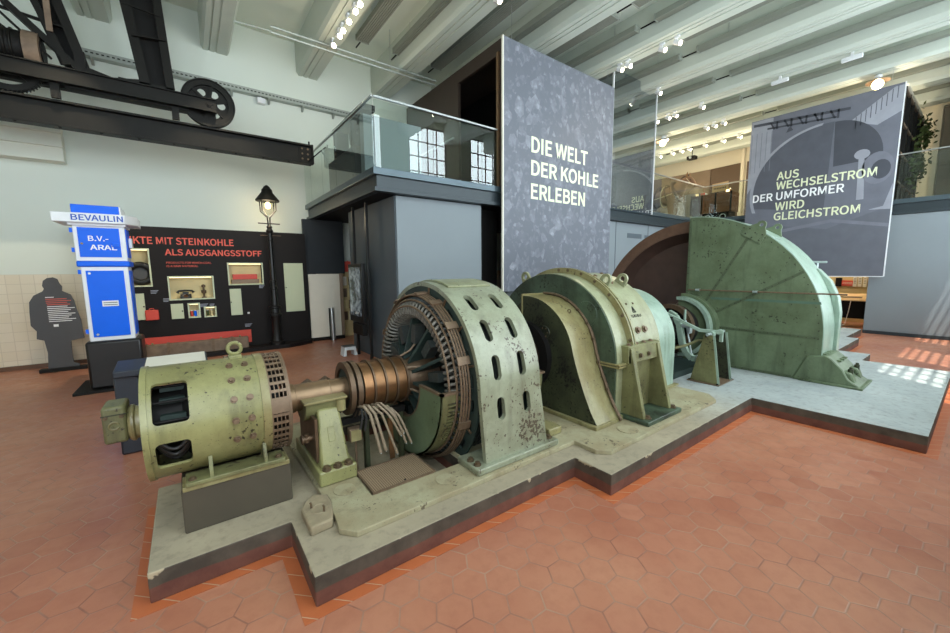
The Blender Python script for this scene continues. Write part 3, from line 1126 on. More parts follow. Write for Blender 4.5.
part('stud', MB().tube([(0.665, 2.745, 0.26), (0.665, 2.745, 0.305), (0.66, 2.75, 0.32)], 0.008, 8), M['bolt'], st_)

# ---------- arched generator
ag = thing('arched_generator', 'pale green arched generator with rows of oval slots and an open ribbed winding', 'generator', (2.33, AY, 0.245))


def arch_outline(r, ysp, z0, n=40):
    pts = [(AY-ysp, z0)]
    for k in range(n+1):
        t = PI-PI*k/n
        pts.append((AY+r*math.cos(t), AZ-0.02+r*math.sin(t)))
    pts.append((AY+ysp, z0))
    return pts


out = arch_outline(1.0, 1.035, 0.30, 56)
inn = arch_outline(0.955, 0.985, 0.30, 56)[::-1]
ring_pts = out+inn
sh = MB()
va = [sh.bm.verts.new((1.955+(0.03*(AZ-z)/0.6 if z < AZ and abs(y-AY) > 0.95 else 0), y, z)) for y, z in out]
vb = [sh.bm.verts.new((2.685+(0.07*(AZ-z)/0.6 if z < AZ and abs(y-AY) > 0.95 else 0), y, z)) for y, z in out]
vc = [sh.bm.verts.new((1.955+(0.03*(AZ-z)/0.6 if z < AZ and abs(y-AY) > 0.93 else 0), y, z)) for y, z in inn[::-1]]
vd = [sh.bm.verts.new((2.685+(0.07*(AZ-z)/0.6 if z < AZ and abs(y-AY) > 0.93 else 0), y, z)) for y, z in inn[::-1]]
for i in range(len(out)-1):
    sh.bm.faces.new((va[i], va[i+1], vb[i+1], vb[i]))
    sh.bm.faces.new((vc[i+1], vc[i], vd[i], vd[i+1]))
    sh.bm.faces.new((va[i+1], va[i], vc[i], vc[i+1]))
    sh.bm.faces.new((vb[i], vb[i+1], vd[i+1], vd[i]))
for i in (0, len(out)-1):
    f = (va[i], vb[i], vd[i], vc[i])
    sh.bm.faces.new(f if i == 0 else f[::-1])
cc = MB()
for th in (126.5, 146.4, 167, 53.5, 33.6, 13):
    for x in (2.16, 2.465):
        join(cc, rounded_cutter(x-0.045, x+0.045, th-6.6, th+6.6, 0.85, 1.12, 0.0445, n=6, R_=1.0))
for s in (-1, 1):
    for (x, dx) in ((2.175, 0.012), (2.49, 0.02)):
        m = MB()
        pts = []
        for (cz, s0) in ((0.865-0.045, 0), (0.655+0.045, 180)):
            for k in range(9):
                t = R(s0+180*k/8)
                zz = cz+0.045*math.sin(t)
                pts.append((x+0.045*math.cos(t)+dx*(0.865-zz)/0.2, zz))
        y0, y1 = sorted((AY+s*0.90, AY+s*1.15))
        m.py(pts, y0, y1)
        join(cc, m)
part('arch_shell', cut(sh, cc), M['pale'], ag, smooth=30)
part('top_cover', MB().arc(2.06, 2.60, 0.99, 1.012, 74, 110, 16, zc=AZ-0.01), M['pale_warm'], ag, bevel=0.005)
for s in (-1, 1):
    y0, y1 = sorted((AY+s*0.94, AY+s*1.075))
    part('foot', MB().box(1.86, 2.88, min(AY+s*0.76, AY+s*1.085), max(AY+s*0.76, AY+s*1.085), 0.245, 0.305), M['pale'], ag, bevel=0.012)
    for (x, y) in ((1.91, 1.00), (1.91, 0.90), (2.82, 1.0)):
        part('foot_bolt', MB().bolt((x, AY+s*y, 0.305), (0, 0, 1), 0.024, 0.03), M['bolt'], ag)
# side rings and core
cr = MB().arc(1.962, 1.985, 0.80, 0.957, 0, 360, 96, zc=AZ-0.02)
sl = MB()
for k in range(24):
    join(sl, rounded_cutter(1.9, 2.05, 0, 1, 0, 1, 0.001) if False else MB().arc(1.90, 2.05, 0.845, 0.895, 15*k+3, 15*k+11, 4, zc=AZ-0.02))
part('stator_ring', cut(cr, sl), M['teal_dark'], ag, 'blackened slotted stator ring')
part('stator_ring', MB().arc(2.655, 2.675, 0.55, 0.957, 0, 360, 96, zc=AZ-0.02), M['teal_dark'], ag)
b = MB()
for k in range(12):
    x = 2.03+k*0.05
    b.arc(x, x+0.03, 0.60, 0.87, 0, 360, 72, zc=AZ-0.02)
part('stator_core', b, M['winding_tape'], ag, 'laminated stator core behind the slots')
part('back_disc', MB().arc(2.02, 2.035, 0.2, 0.62, 0, 360, 48), M['black'], ag)
# end winding
N = 76
b = MB()
for k in range(N):
    th = 360.0*k/N
    pts = [cylp(2.02, th, 0.775), cylp(1.93, th+1.5, 0.775), cylp(1.84, th+3.2, 0.765), cylp(1.805, th+4.2, 0.72),
           cylp(1.81, th+4.6, 0.66), cylp(1.86, th+5.5, 0.62), cylp(2.02, th+8, 0.60)]
    b.tube(pts, 0.0145, 6)
part('end_winding', b, M['winding'], ag, 'ribbed grey end winding')
b = MB()
for k in range(72):
    th = 5.0*k
    b.tube([cylp(2.0, th+6, 0.80), cylp(1.90, th+2, 0.815), cylp(1.86, th, 0.80)], 0.014, 5)
part('outer_winding', b, M['winding_tape'], ag)
part('binding_ring', MB().ring((1.80, AY, AZ), 'x', 0.735, 0.011, 96, 6), M['bus'], ag)
part('binding_ring', MB().ring((1.845, AY, AZ), 'x', 0.795, 0.011, 96, 6), M['bus'], ag)
for (x, r) in ((1.86, 0.845), (1.885, 0.852), (1.91, 0.856), (1.94, 0.858)):
    part('bus_ring', MB().ring((x, AY, AZ), 'x', r, 0.010, 96, 6), M['bus'], ag, 'brown bus ring')
for th in (25, 60, 95, 115, 137, 160, 200):
    part('ring_clamp', MB().bar(cylp(1.84, th, 0.866), cylp(1.965, th, 0.875), 0.075, 0.018, radial(th)), M['bus'], ag)
    part('clamp_post', MB().cyl(cylp(1.955, th+4, 0.84), cylp(1.955, th+4, 0.93), 0.012, 8), M['rusty'], ag)


def tub(xa, xb, mirror):
    """half-round drip tub under the winding, with louvred rim."""
    x0, x1 = min(xa, xb), max(xa, xb)
    wall = MB().arc(x0, x1, 0.765, 0.785, 180, 360, 40, zc=AZ)
    c_ = MB()
    for k in range(12):
        for base in (186, 320):
            th = base+k*2.8
            c_.arc(x0+0.07, x1-0.06, 0.7, 0.85, th, th+1.3, 2, zc=AZ)
    part('tub_wall', cut(wall, c_), M['olive_dark'], ag, 'louvred tub wall')
    xf = xa
    d_ = 0.014 if xb > xa else -0.014
    part('tub_face', MB().arc(min(xf, xf+d_), max(xf, xf+d_), 0.40, 0.785, 180, 360, 40, zc=AZ), M['guard'], ag)
    for s in (-1, 1):
        ya, yb = sorted((AY+s*0.755, AY+s*0.80))
        part('tub_rim', MB().box(x0-0.01, x1, ya, yb, AZ, AZ+0.022), M['bus'], ag)
    ya, yb = AY-0.80, AY-0.39
    part('tub_lip', MB().box(min(xf-0.01, xf+0.02), max(xf-0.01, xf+0.02), ya, yb, AZ, AZ+0.022), M['bus'], ag)
    part('tub_lip', MB().box(min(xf-0.01, xf+0.02), max(xf-0.01, xf+0.02), AY+0.39, AY+0.80, AZ, AZ+0.022), M['bus'], ag)
    part('tub_collar', MB().arc(min(xf, xf+d_*2.5)-0.004, max(xf, xf+d_*2.5), 0.385, 0.40, 180, 360, 32, zc=AZ), M['bus'], ag)


tub(1.69, 1.955, 1)
tub(2.95, 2.69, -1)
part('packing_block', MB().box(2.92, 3.12, 2.62, 2.86, 0.245, 0.33), M['spoon'], ag, 'yellowed foot block', bevel=0.012)

# ---------- cable bundle
cb = thing('cable_bundle', 'bundle of cut cloth-covered cables drooping from a clamp below the copper rings', 'cables', (1.33, 3.3, 0.245))
ends = [((1.174, 0.80), (1.27, 0.385)), ((1.213, 0.80), (1.32, 0.392)), ((1.302, 0.79), (1.469, 0.496)), ((1.335, 0.797), (1.497, 0.512)),
        ((1.39, 0.76), (1.52, 0.408)), ((1.43, 0.73), (1.574, 0.393)), ((1.26, 0.78), (1.43, 0.33)), ((1.15, 0.78), (1.10, 0.64)), ((1.18, 0.77), (1.14, 0.62))]
for i, ((xa, za), (xb, zb)) in enumerate(ends):
    short = i > 6
    pts = [(xa-0.02, 3.44, za-0.14), (xa-0.01, 3.36, za-0.03), (xa, 3.24, za), (xa+(xb-xa)*0.3, 3.17, za-0.06), (xa+(xb-xa)*0.55, 3.15, (za+zb)/2+0.02), (xb, 3.13 if not short else 3.15, zb)]
    part('cable', MB().tube(pts, 0.014 if i < 2 else 0.011, 8), M['rubber'] if short else M['wire'], cb)
    if not short:
        part('cut_end', MB().cyl((xb, 3.13, zb+0.002), Vector((xb, 3.13, zb))+(Vector(pts[-1])-Vector(pts[-2])).normalized()*0.012, 0.006, 8), M['brightsteel'], cb)
part('clamp_bar', MB().box(1.02, 1.66, 3.42, 3.48, 0.60, 0.66), M['black'], cb)
part('copper_strap', MB().bar((1.455, 3.30, 0.205), (1.455, 3.34, 0.60), 0.05, 0.012, (0, 1, 0)), M['copper'], cb, 'copper connecting strap')
part('clamp_leg', MB().box(1.60, 1.64, 3.42, 3.48, 0.021, 0.60), M['disc_dark'], cb)
part('clamp_leg', MB().box(1.24, 1.28, 3.42, 3.48, 0.021, 0.60), M['disc_dark'], cb)
jb = thing('junction_box', 'small grey brown junction box on a thin post beside the drooping cables', 'box', (1.10, 3.32, 0.2))
part('case', MB().box(1.05, 1.16, 3.28, 3.36, 0.48, 0.60), M['bus'], jb, bevel=0.006)
part('lid', MB().box(1.06, 1.15, 3.27, 3.28, 0.49, 0.59), M['spoon'], jb)
part('post', MB().cyl((1.115, 3.33, 0.021), (1.115, 3.33, 0.48), 0.011, 10), M['bus'], jb)

# ---------- drum generator
dg_ = thing('drum_generator', 'green closed drum generator with flared hood and stamped plate, middle of the machine', 'generator', (4.2, AY, 0.245))
DZ = 0.90
RD = 1.055


def half_house(x0, x1, r, z0=0.29, n=64):
    pts = [(AY-r, z0)]
    for k in range(n+1):
        t = PI-PI*k/n
        pts.append((AY+r*math.cos(t), DZ+r*math.sin(t)))
    pts.append((AY+r, z0))
    return MB().px(pts, x0, x1)


part('face_plate', half_house(3.885, 3.91, RD-0.008), M['disc'], dg_, 'dark grimy face plate')
part('front_casing', half_house(3.905, 4.135, RD), M['pale_warm'], dg_)
part('ring_flange', half_house(4.135, 4.155, RD+0.075), M['spoon'], dg_)
part('ring_flange', half_house(4.185, 4.205, RD+0.075), M['spoon'], dg_)
part('ring_band', half_house(4.154, 4.186, RD+0.06), M['mint'], dg_)
part('rear_casing', half_house(4.205, 4.88, RD), M['pale_warm'], dg_)
for x0 in (3.895,):
    b = MB()
    for za in (DZ-0.035, DZ-0.005):
        part('joint_flange', MB().pz([(3.865, AY-RD-0.05), (4.14, AY-RD-0.05), (4.14, AY-RD+0.02), (3.89, AY-RD+0.02), (3.89, AY-0.80), (3.865, AY-0.80)], za, za+0.02), M['spoon'], dg_)
        part('joint_flange', MB().box(3.87, 4.14, AY+RD-0.01, AY+RD+0.05, za, za+0.02), M['spoon'], dg_)
for th in (88, 96, 108, 120, 134, 150, 166, 70, 50, 30):
    part('flange_bolt', MB().bolt(cylp(4.135, th, RD+0.045, zc=DZ), (-1, 0, 0), 0.014, 0.018), M['bolt'], dg_)
part('inspection_cover', MB().lathe([(3.875, 0.155), (3.886, 0.16)], (0, AY-0.62, DZ+0.56), 'x', 40), M['disc'], dg_)
# flared hood in front of the face plate
hood = [(AY+0.08, 0.29), (AY+0.08, DZ+0.775)]
for k in range(0, 17):
    t = R(86+k*(190-86)/16.0-4)
    hood.append((AY+0.775*math.cos(t), DZ+0.775*math.sin(t)))
hood += [(2.70, 0.66), (2.63, 0.50), (2.545, 0.40), (2.43, 0.29)]
hood = [(AY+0.08, 0.29), (AY+0.08, DZ+0.77)]
for k in range(17):
    t = R(90+k*5.0)
    hood.append((AY+0.77*math.cos(t), DZ+0.77*math.sin(t)))
hood += [(2.735, 0.90), (2.68, 0.76), (2.61, 0.60), (2.52, 0.42), (2.43, 0.285)]
hb = MB()
fr = [hb.bm.verts.new((3.48, AY+(y-AY)*1.0, z)) for y, z in hood]
bk = [hb.bm.verts.new((3.888, AY+(y-AY)*1.0, z)) for y, z in hood]
hb.bm.faces.new(fr)
for i in range(len(hood)):
    j = (i+1) % len(hood)
    hb.bm.faces.new((fr[j], fr[i], bk[i], bk[j]))
hb.bm.faces.new(bk[::-1])
me_ = hb.mesh('flared_hood')
me_.materials.append(M['spoon'])
me_.materials.append(M['disc_dark'])
for p_ in me_.polygons:
    if p_.normal.x < -0.9:
        p_.material_index = 1
hb2 = MB()
hb2.bm.from_mesh(me_)
ho = part('flared_hood', me_, None, dg_, 'yellowed flared hood with black grimy face', smooth=30)
lip = []
for (y, z) in hood[1:]:
    lip.append((3.875, AY+(y-AY)*1.035 if y < AY else y, DZ+(z-DZ)*1.03 if z > DZ else z))
part('hood_lip', MB().tube(lip, 0.017, 6), M['bus'], dg_)
part('hood_lip', MB().box(3.47, 3.89, AY+0.07, AY+0.095, DZ+0.40, DZ+0.795), M['spoon'], dg_)
for (i_) in (3, 6, 9, 12, 15, 18, 20, 22):
    y, z = lip[min(i_, len(lip)-1)][1:]
    part('lip_bolt', MB().bolt((3.86, y, z), (-1, 0, 0), 0.012, 0.02), M['bolt'], dg_)
part('hood_base', MB().box(3.44, 3.91, 2.41, AY+0.95, 0.245, 0.29), M['spoon'], dg_, bevel=0.006)
part('casing_base', MB().box(3.91, 4.90, AY-RD-0.05, AY+RD+0.05, 0.245, 0.292), M['olive_dark'], dg_, bevel=0.006)
part('hood_hook', MB().ring((3.70, AY-0.51, DZ+0.60), 'x', 0.022, 0.006, 20, 6).cyl((3.70, AY-0.50, DZ+0.56), (3.70, AY-0.50, DZ+0.585), 0.007), M['bolt'], dg_)
part('hood_boss', MB().lathe([(3.468, 0.075), (3.482, 0.08)], (0, AY-0.32, DZ+0.34), 'x', 28), M['disc_dark'], dg_)
for k in range(6):
    part('boss_bolt', MB().bolt((3.469, AY-0.32+0.055*math.cos(k*PI/3), DZ+0.34+0.055*math.sin(k*PI/3)), (-1, 0, 0), 0.008, 0.01), M['bolt'], dg_)
part('far_hood', MB().px([(AY+0.08, 0.29), (AY+0.08, DZ+0.74)]+[(AY+0.76*math.cos(R(85-k*5)), DZ+0.76*math.sin(R(85-k*5))) for k in range(17)]+[(4.34, 0.9), (4.40, 0.76), (4.47, 0.6), (4.56, 0.42), (4.65, 0.29)], 3.76, 3.888), M['disc_dark'], dg_)
b = MB().arc(3.40, 3.485, 0.30, 0.44, 0, 360, 56, zc=DZ+0.01)
part('bearing_ring', b, M['black'], dg_, 'black bearing ring')
part('bearing_seat', MB().arc(3.42, 3.47, 0.21, 0.31, 0, 360, 48, zc=DZ+0.01), M['rusty'], dg_, 'brown bearing seat')
part('coupling', MB().lathe([(2.70, 0.13), (3.10, 0.13), (3.10, 0.235), (3.17, 0.235), (3.17, 0.24), (3.19, 0.24), (3.19, 0.235), (3.28, 0.235), (3.28, 0.16), (3.48, 0.16)], (0, AY, DZ), 'x', 40), M['rusty'], dg_, 'brown shaft coupling')
for k in range(8):
    t = k*PI/4+0.3
    part('coupling_bolt', MB().bolt((3.10, AY+0.19*math.cos(t), DZ+0.19*math.sin(t)), (-1, 0, 0), 0.018, 0.03), M['copper'], dg_)
# lifting eyes on top
for (x, y, th) in ((4.33, 0, 121), (4.70, 0, 121), (3.98, 0, 62)):
    p = cylp(x, th, RD-0.01, zc=DZ)
    n = radial(th)
    tan = Vector((0, -n.z, n.y))
    pts = []
    for k in range(13):
        a = R(-20+220*k/12.0)
        pts.append(p+n*(0.085+0.075*math.sin(a))+Vector((1, 0, 0))*0.0+tan*0.075*math.cos(a))
    prof = [p-tan*0.085, p+tan*0.085]+[p+n*(0.09+0.075*math.sin(R(180*k/12.0)))+tan*0.075*math.cos(R(180*k/12.0)) for k in range(13)]
    m = MB().prism([q-Vector((0.018, 0, 0)) for q in prof], (0.036, 0, 0))
    h = MB().cyl(p+n*0.09-Vector((0.05, 0, 0)), p+n*0.09+Vector((0.05, 0, 0)), 0.04, 20)
    part('lifting_eye', cut(m, h), M['pale_warm'], dg_)
for (x, th) in ((4.42, 141), (4.57, 141)):
    part('casing_bolt', MB().bolt(cylp(x, th, RD, zc=DZ), radial(th), 0.012, 0.012), M['bolt'], dg_)
for (x, th) in ((4.41, 160.5), (4.56, 160.6)):
    part('plug_bolt', MB().bolt(cylp(x, th, RD, zc=DZ), radial(th), 0.032, 0.035), M['bus'], dg_)
for (x, th) in ((4.30, 96), (4.42, 94), (4.35, 107), (4.50, 106), (4.46, 120), (4.55, 119), (4.62, 80), (4.80, 100)):
    part('casing_bolt', MB().bolt(cylp(x, th, RD, zc=DZ), radial(th), 0.02, 0.02), M['bus'], dg_)
# stamped maker's marks: small triangle over a row of strokes
b = MB()
c0 = cylp(4.50, 149, RD+0.001, zc=DZ)
n = radial(149)
up_ = Vector((0, -n.z, n.y))*-1
up_ = up_ if up_.z > 0 else -up_
ex = Vector((1, 0, 0))


def stroke(m, a, bb, wd):
    pa = c0+ex*a[0]+up_*a[1]
    pb = c0+ex*bb[0]+up_*bb[1]
    m.bar(pa, pb, wd, 0.004, n)


stroke(b, (-0.035, 0.02), (0.0, 0.10), 0.012)
stroke(b, (0.035, 0.02), (0.0, 0.10), 0.012)
stroke(b, (-0.035, 0.02), (0.035, 0.02), 0.012)
stroke(b, (0.0, 0.02), (0.0, 0.10), 0.010)
for k in range(9):
    xk = -0.10+0.025*k
    stroke(b, (xk, -0.045), (xk+0.012*((k % 3)-1)*0.5, -0.01), 0.009)
    if k % 2:
        stroke(b, (xk-0.008, -0.045), (xk+0.01, -0.045), 0.008)
part('stamped_mark', b, M['black'], dg_, "dark stamped maker's mark", smooth=0)
# bracket
br = part('bracket', MB().pz([(4.01, AY-RD-0.08), (4.69, AY-RD-0.08), (4.69, AY-RD+0.03), (4.01, AY-RD+0.03)], 0.90, 1.115), M['olive_dark'], dg_, 'olive side bracket', bevel=0.01)
for x in (4.02, 4.60):
    m = MB().px([(AY-RD-0.10, 1.09), (AY-RD+0.02, 1.09), (AY-RD+0.02, 0.30), (2.20, 0.30)], x, x+0.06)
    part('bracket_web', m, M['olive_dark'], br, bevel=0.005)
part('bracket_face', MB().prism([(4.02, AY-RD-0.105, 0.92), (4.66, AY-RD-0.105, 0.92), (4.66, AY-RD-0.085, 1.10), (4.02, AY-RD-0.085, 1.10)], (0, 0.03, 0)), M['olive_dark'], br)
part('bracket_back', MB().box(4.07, 4.61, AY-RD-0.02, AY-RD+0.02, 0.30, 0.92), M['olive_dark'], br)
part('bracket_foot', MB().box(3.99, 4.76, 2.12, 2.60, 0.245, 0.30), M['disc'], br, bevel=0.012)
for x in (4.22, 4.40):
    part('bracket_bolt', MB().bolt((x, AY-RD-0.108, 0.99), (0, -1, 0.1), 0.02, 0.02), M['bolt'], br)
for (x, y) in ((4.10, 2.20), (4.15, 2.40), (4.68, 2.2)):
    part('bracket_bolt', MB().bolt((x, y, 0.30), (0, 0, 1), 0.03 if y < 2.3 else 0.02, 0.035), M['bolt'], br)
for x in (4.08, 4.24, 4.40, 4.56):
    part('bracket_bolt', MB().bolt((x, AY-RD-0.03, 1.115), (0, 0, 1), 0.02, 0.022), M['bus'], br)

# ---------- coupling hood right of the drum
ch = thing('coupling_hood', 'short mint green cylindrical hood between the drum generator and the lever stand', 'hood', (5.4, AY, 0.245))


def half_house2(x0, x1, r, z0, zc=0.90, n=48):
    pts = [(AY-r, z0)]
    for k in range(n+1):
        t = PI-PI*k/n
        pts.append((AY+r*math.cos(t), zc+r*math.sin(t)))
    pts.append((AY+r, z0))
    return MB().px(pts, x0, x1)


part('hood_shell', half_house2(4.88, 5.80, 0.80, 0.25), M['mint'], ch)
part('hood_seam', half_house2(5.795, 5.82, 0.775, 0.25), M['disc_dark'], ch, 'dark seam')
part('hood_foot', MB().box(4.92, 5.86, AY-0.86, AY-0.79, 0.245, 0.27), M['spoon'], ch)
part('dark_core', MB().lathe([(5.82, 0.50), (6.1, 0.50), (6.1, 0.24), (7.30, 0.24), (7.30, 0.42), (7.45, 0.42), (7.45, 0.36), (7.56, 0.36)], (0, AY, 0.90), 'x', 48), M['black'], ch, 'dark shaft and coupling inside')
part('core_ring', MB().arc(7.18, 7.30, 0.36, 0.44, 0, 360, 48), M['rusty'], ch)
part('side_bar', MB().box(5.83, 5.87, AY-0.72, AY-0.66, 0.55, 1.28), M['black'], ch)
part('sump', MB().box(5.9, 7.5, 2.95, 4.1, 0.2, 0.30), M['teal_dark'], ch, 'dark sump')

# ---------- lever stand
ls = thing('lever_stand', 'small stand of two tapering green plates with white linkage arms, in front of the flywheel', 'lever stand', (6.7, 2.57, 0.2))
part('stand_plate', MB().px([(2.37, 0.215), (2.77, 0.215), (2.60, 0.97), (2.475, 0.97)], 6.44, 6.465), M['olive_dark'], ls)
part('stand_plate', MB().px([(2.37, 0.215), (2.77, 0.215), (2.60, 0.97), (2.475, 0.97)], 6.90, 6.925), M['disc_dark'], ls)
part('plate_edge', MB().bar((6.452, 2.365, 0.215), (6.452, 2.47, 0.97), 0.05, 0.012, (1, 0, 0)), M['mint'], ls)
part('plate_edge', MB().bar((6.912, 2.365, 0.215), (6.912, 2.47, 0.97), 0.05, 0.012, (1, 0, 0)), M['mint'], ls)
part('stand_base', MB().box(6.39, 6.98, 2.33, 2.80, 0.2, 0.216), M['bus'], ls)
for (x, y) in ((6.42, 2.36), (6.95, 2.36), (6.42, 2.77)):
    part('stand_bolt', MB().bolt((x, y, 0.216), (0, 0, 1), 0.014, 0.016), M['black'], ls)
part('cross_pin', MB().cyl((6.38, 2.53, 0.98), (7.0, 2.53, 0.98), 0.022, 14), M['brightsteel'], ls)
part('pin_collar', MB().cyl((6.50, 2.53, 0.98), (6.60, 2.53, 0.98), 0.045, 16).cyl((6.80, 2.53, 0.98), (6.88, 2.53, 0.98), 0.045, 16), M['mint'], ls)
part('long_arm', MB().bar((6.42, 3.24, 1.27), (6.55, 2.70, 1.01), 0.05, 0.05).bar((6.55, 2.72, 1.015), (6.62, 2.40, 1.01), 0.055, 0.05), M['mint'], ls, 'pale linkage arm', bevel=0.004)
part('arm_handle', MB().cyl((6.30, 3.27, 1.27), (6.55, 3.27, 1.27), 0.02, 12), M['bus'], ls)
part('drop_link', MB().bar((6.62, 2.42, 1.03), (6.62, 2.42, 0.86), 0.04, 0.05, (1, 0, 0)), M['mint'], ls)
part('tie_rod', MB().tube([(6.1, 3.20, 0.62), (6.45, 2.86, 0.76), (6.50, 2.70, 0.86), (6.50, 2.52, 0.86)], 0.022, 10), M['olive_dark'], ls, 'dark tie rod')
yk = thing('brake_yoke', 'curved white brake yoke in the dark gap behind the lever stand', 'yoke', (7.0, 3.1, 0.3))
pts = [(6.95, 3.42, 1.22), (6.95, 3.30, 1.16), (6.95, 3.22, 1.02), (6.95, 3.19, 0.86), (6.95, 3.16, 0.70), (6.95, 3.08, 0.54), (6.95, 2.98, 0.45), (6.95, 2.86, 0.46)]
m = MB()
for a_, b_ in zip(pts[:-1], pts[1:]):
    m.bar(a_, Vector(b_)+(Vector(b_)-Vector(a_)).normalized()*0.01, 0.10, 0.085, (1, 0, 0))
part('yoke_bar', m, M['mint'], yk, bevel=0.008)
part('yoke_block', MB().box(6.90, 7.02, 2.80, 2.90, 0.30, 0.52), M['brightsteel'], yk, bevel=0.008)
part('yoke_rod', MB().cyl((6.95, 3.12, 1.10), (6.95, 2.98, 0.48), 0.014, 10), M['brightsteel'], yk)
part('yoke_fork', MB().box(6.90, 7.0, 3.02, 3.16, 0.98, 1.03).box(6.90, 7.0, 3.02, 3.06, 0.88, 1.03), M['brightsteel'], yk, bevel=0.004)
part('yoke_pin', MB().cyl((6.85, 3.09, 1.12), (6.85, 3.09, 1.30), 0.02, 10), M['mint'], yk)

# ---------- flywheel
fwl = thing('flywheel', 'huge brown iron flywheel disc, half hidden behind its green guard', 'flywheel', (8.3, AY, 0.2))
FZ = 0.89
wheel = MB().lathe([(7.95, 0.30), (7.95, 0.46), (8.20, 0.52), (8.27, 0.62), (8.27, 1.66), (8.10, 1.80), (8.02, 1.83), (8.02, 2.02), (8.04, 2.045), (8.72, 2.045), (8.74, 2.02), (8.74, 1.83), (8.55, 1.66), (8.55, 0.62), (8.60, 0.50), (8.80, 0.46), (8.80, 0.30)], (0, AY, FZ), 'x', 128)
# lower part dips into the pit of the plinth
part('disc', wheel, M['rustdisc'], fwl, smooth=40)
part('rim_band', MB().arc(8.005, 8.03, 1.82, 2.03, 0, 360, 128, zc=FZ), M['rustrim'], fwl, 'lighter rubbed rim')
part('hub', MB().lathe([(7.6, 0.22), (7.6, 0.33), (7.95, 0.35)], (0, AY, FZ), 'x', 40), M['rustdisc'], fwl)

# ---------- guard
gd = thing('flywheel_guard', 'tall green quarter-round sheet guard with riveted seams over the near half of the flywheel', 'guard', (8.2, 2.4, 0.2))
GRr = 2.08


def gpt(th, r=GRr):
    return (AY+r*math.cos(R(th)), FZ+r*math.sin(R(th)))


face = [gpt(90+k*90/40.0) for k in range(41)] + [(1.455, 0.62), (1.62, 0.62), (1.79, 0.2), (AY, 0.2)]
face += [(AY, FZ-0.52)] + [(AY+0.52*math.cos(R(270-k*180/24.0)), FZ+0.52*math.sin(R(270-k*180/24.0))) for k in range(25)]
part('face_sheet', MB().px(face, 7.84, 7.856), M['guard'], gd, smooth=0)
rim = MB()
arcp = [gpt(90+k*90/48.0) for k in range(49)] + [(1.46, 0.55)]


def band(x0, x1, pts, th=0.012):
    m = MB()
    n = len(pts)
    cen = Vector((AY, FZ))
    ins = []
    for i, (y, z) in enumerate(pts):
        d = Vector((y, z))-Vector((AY, max(z if z < FZ else FZ, 0)))
        d = Vector((y-AY, z-FZ)) if z >= FZ else Vector((y-AY, 0))
        d.normalize()
        ins.append((y-d.x*th, z-d.y*th))
    for i in range(n-1):
        (y0, z0), (y1, z1), (a0, b0), (a1, b1) = pts[i], pts[i+1], ins[i], ins[i+1]
        A = [m.bm.verts.new(p) for p in ((x0, y0, z0), (x1, y0, z0), (x1, y1, z1), (x0, y1, z1))]
        B = [m.bm.verts.new(p) for p in ((x0, a0, b0), (x1, a0, b0), (x1, a1, b1), (x0, a1, b1))]
        m.bm.faces.new(A)
        m.bm.faces.new(B[::-1])
        for k in range(4):
            m.bm.faces.new((A[(k+1) % 4], A[k], B[k], B[(k+1) % 4]))
    bmesh.ops.remove_doubles(m.bm, verts=m.bm.verts, dist=1e-5)
    return m


part('rim_sheet', band(7.856, 8.30, arcp), M['mint'], gd, 'pale rim sheet')
part('rim_edge', MB().tube([(7.85, *gpt(90+k*90/48.0, GRr+0.004)) for k in range(49)]+[(7.85, 1.455, 0.60)], 0.012, 6), M['mint'], gd)
arc2 = [gpt(92+k*88/40.0, GRr-0.006) for k in range(41)] + [(1.47, 0.45)]
part('back_rim_sheet', band(8.30, 8.78, arc2), M['mint'], gd, 'pale rim sheet of the far half')
sh_ = [(1.52, 0.45), (1.52, 1.30), (1.56, 1.55), (1.70, 1.80), (1.85, 2.0), (1.75, 1.98), (1.58, 1.78), (1.46, 1.50), (1.42, 1.25), (1.42, 0.45)]
part('shoulder', MB().px(sh_, 8.62, 8.80), M['mint'], gd, bevel=0.01)
face2 = [gpt(90+k*90/40.0, GRr-0.05) for k in range(41)] + [(1.52, 0.45), (1.52, 0.2), (AY, 0.2)]
part('back_sheet', MB().px(face2, 8.78, 8.795), M['guard'], gd, smooth=0)


def seam(p, q, w=0.045):
    p, q = Vector((7.832, *p)), Vector((7.832, *q))
    return MB().bar(p, q, w, 0.012, (1, 0, 0)) if False else MB().prism([Vector((7.84, 0, 0))+Vector((0, a.y, a.z)) for a in
        (lambda d, n: [p+n*w/2, q+n*w/2, q-n*w/2, p-n*w/2])((q-p).normalized(), (q-p).normalized().cross(Vector((1, 0, 0))))], (-0.007, 0, 0))


sms = [((3.19, 1.36), (2.52, 2.60)), ((3.08, 1.14), (1.76, 1.94)), ((3.04, 0.92), (1.50, 0.895)), ((AY-0.02, 1.42), (AY-0.02, 2.95)), ((1.80, 0.225), (3.3, 0.225))]
for p, q in sms:
    part('seam_strip', seam(p, q, 0.045), M['seam'], gd)
    P_, Q_ = Vector((7.833, *p)), Vector((7.833, *q))
    L = (Q_-P_).length
    n_ = int(L/0.11)
    b = MB()
    for k in range(n_+1):
        c_ = P_.lerp(Q_, (k+0.5)/(n_+1))
        b.cyl(c_, c_-Vector((0.007, 0, 0)), 0.009, 6)
    rv = part('rivet_row', b, M['disc_dark'], gd)
    rv['kind'] = 'stuff'
b = MB()
for k in range(26):
    y, z = gpt(92+k*88/25.0, GRr-0.05)
    b.cyl((7.84, y, z), (7.832, y, z), 0.010, 6)
rv = part('rivet_row', b, M['disc_dark'], gd)
rv['kind'] = 'stuff'
part('stiffener_line', MB().prism([(7.84, 3.10, 1.47), (7.84, 1.52, 1.47), (7.84, 1.51, 1.43), (7.84, 3.08, 1.43)], (-0.004, 0, 0)), plain('dark_green_band', '#4f6a5a', 0.5), gd, 'darker band')
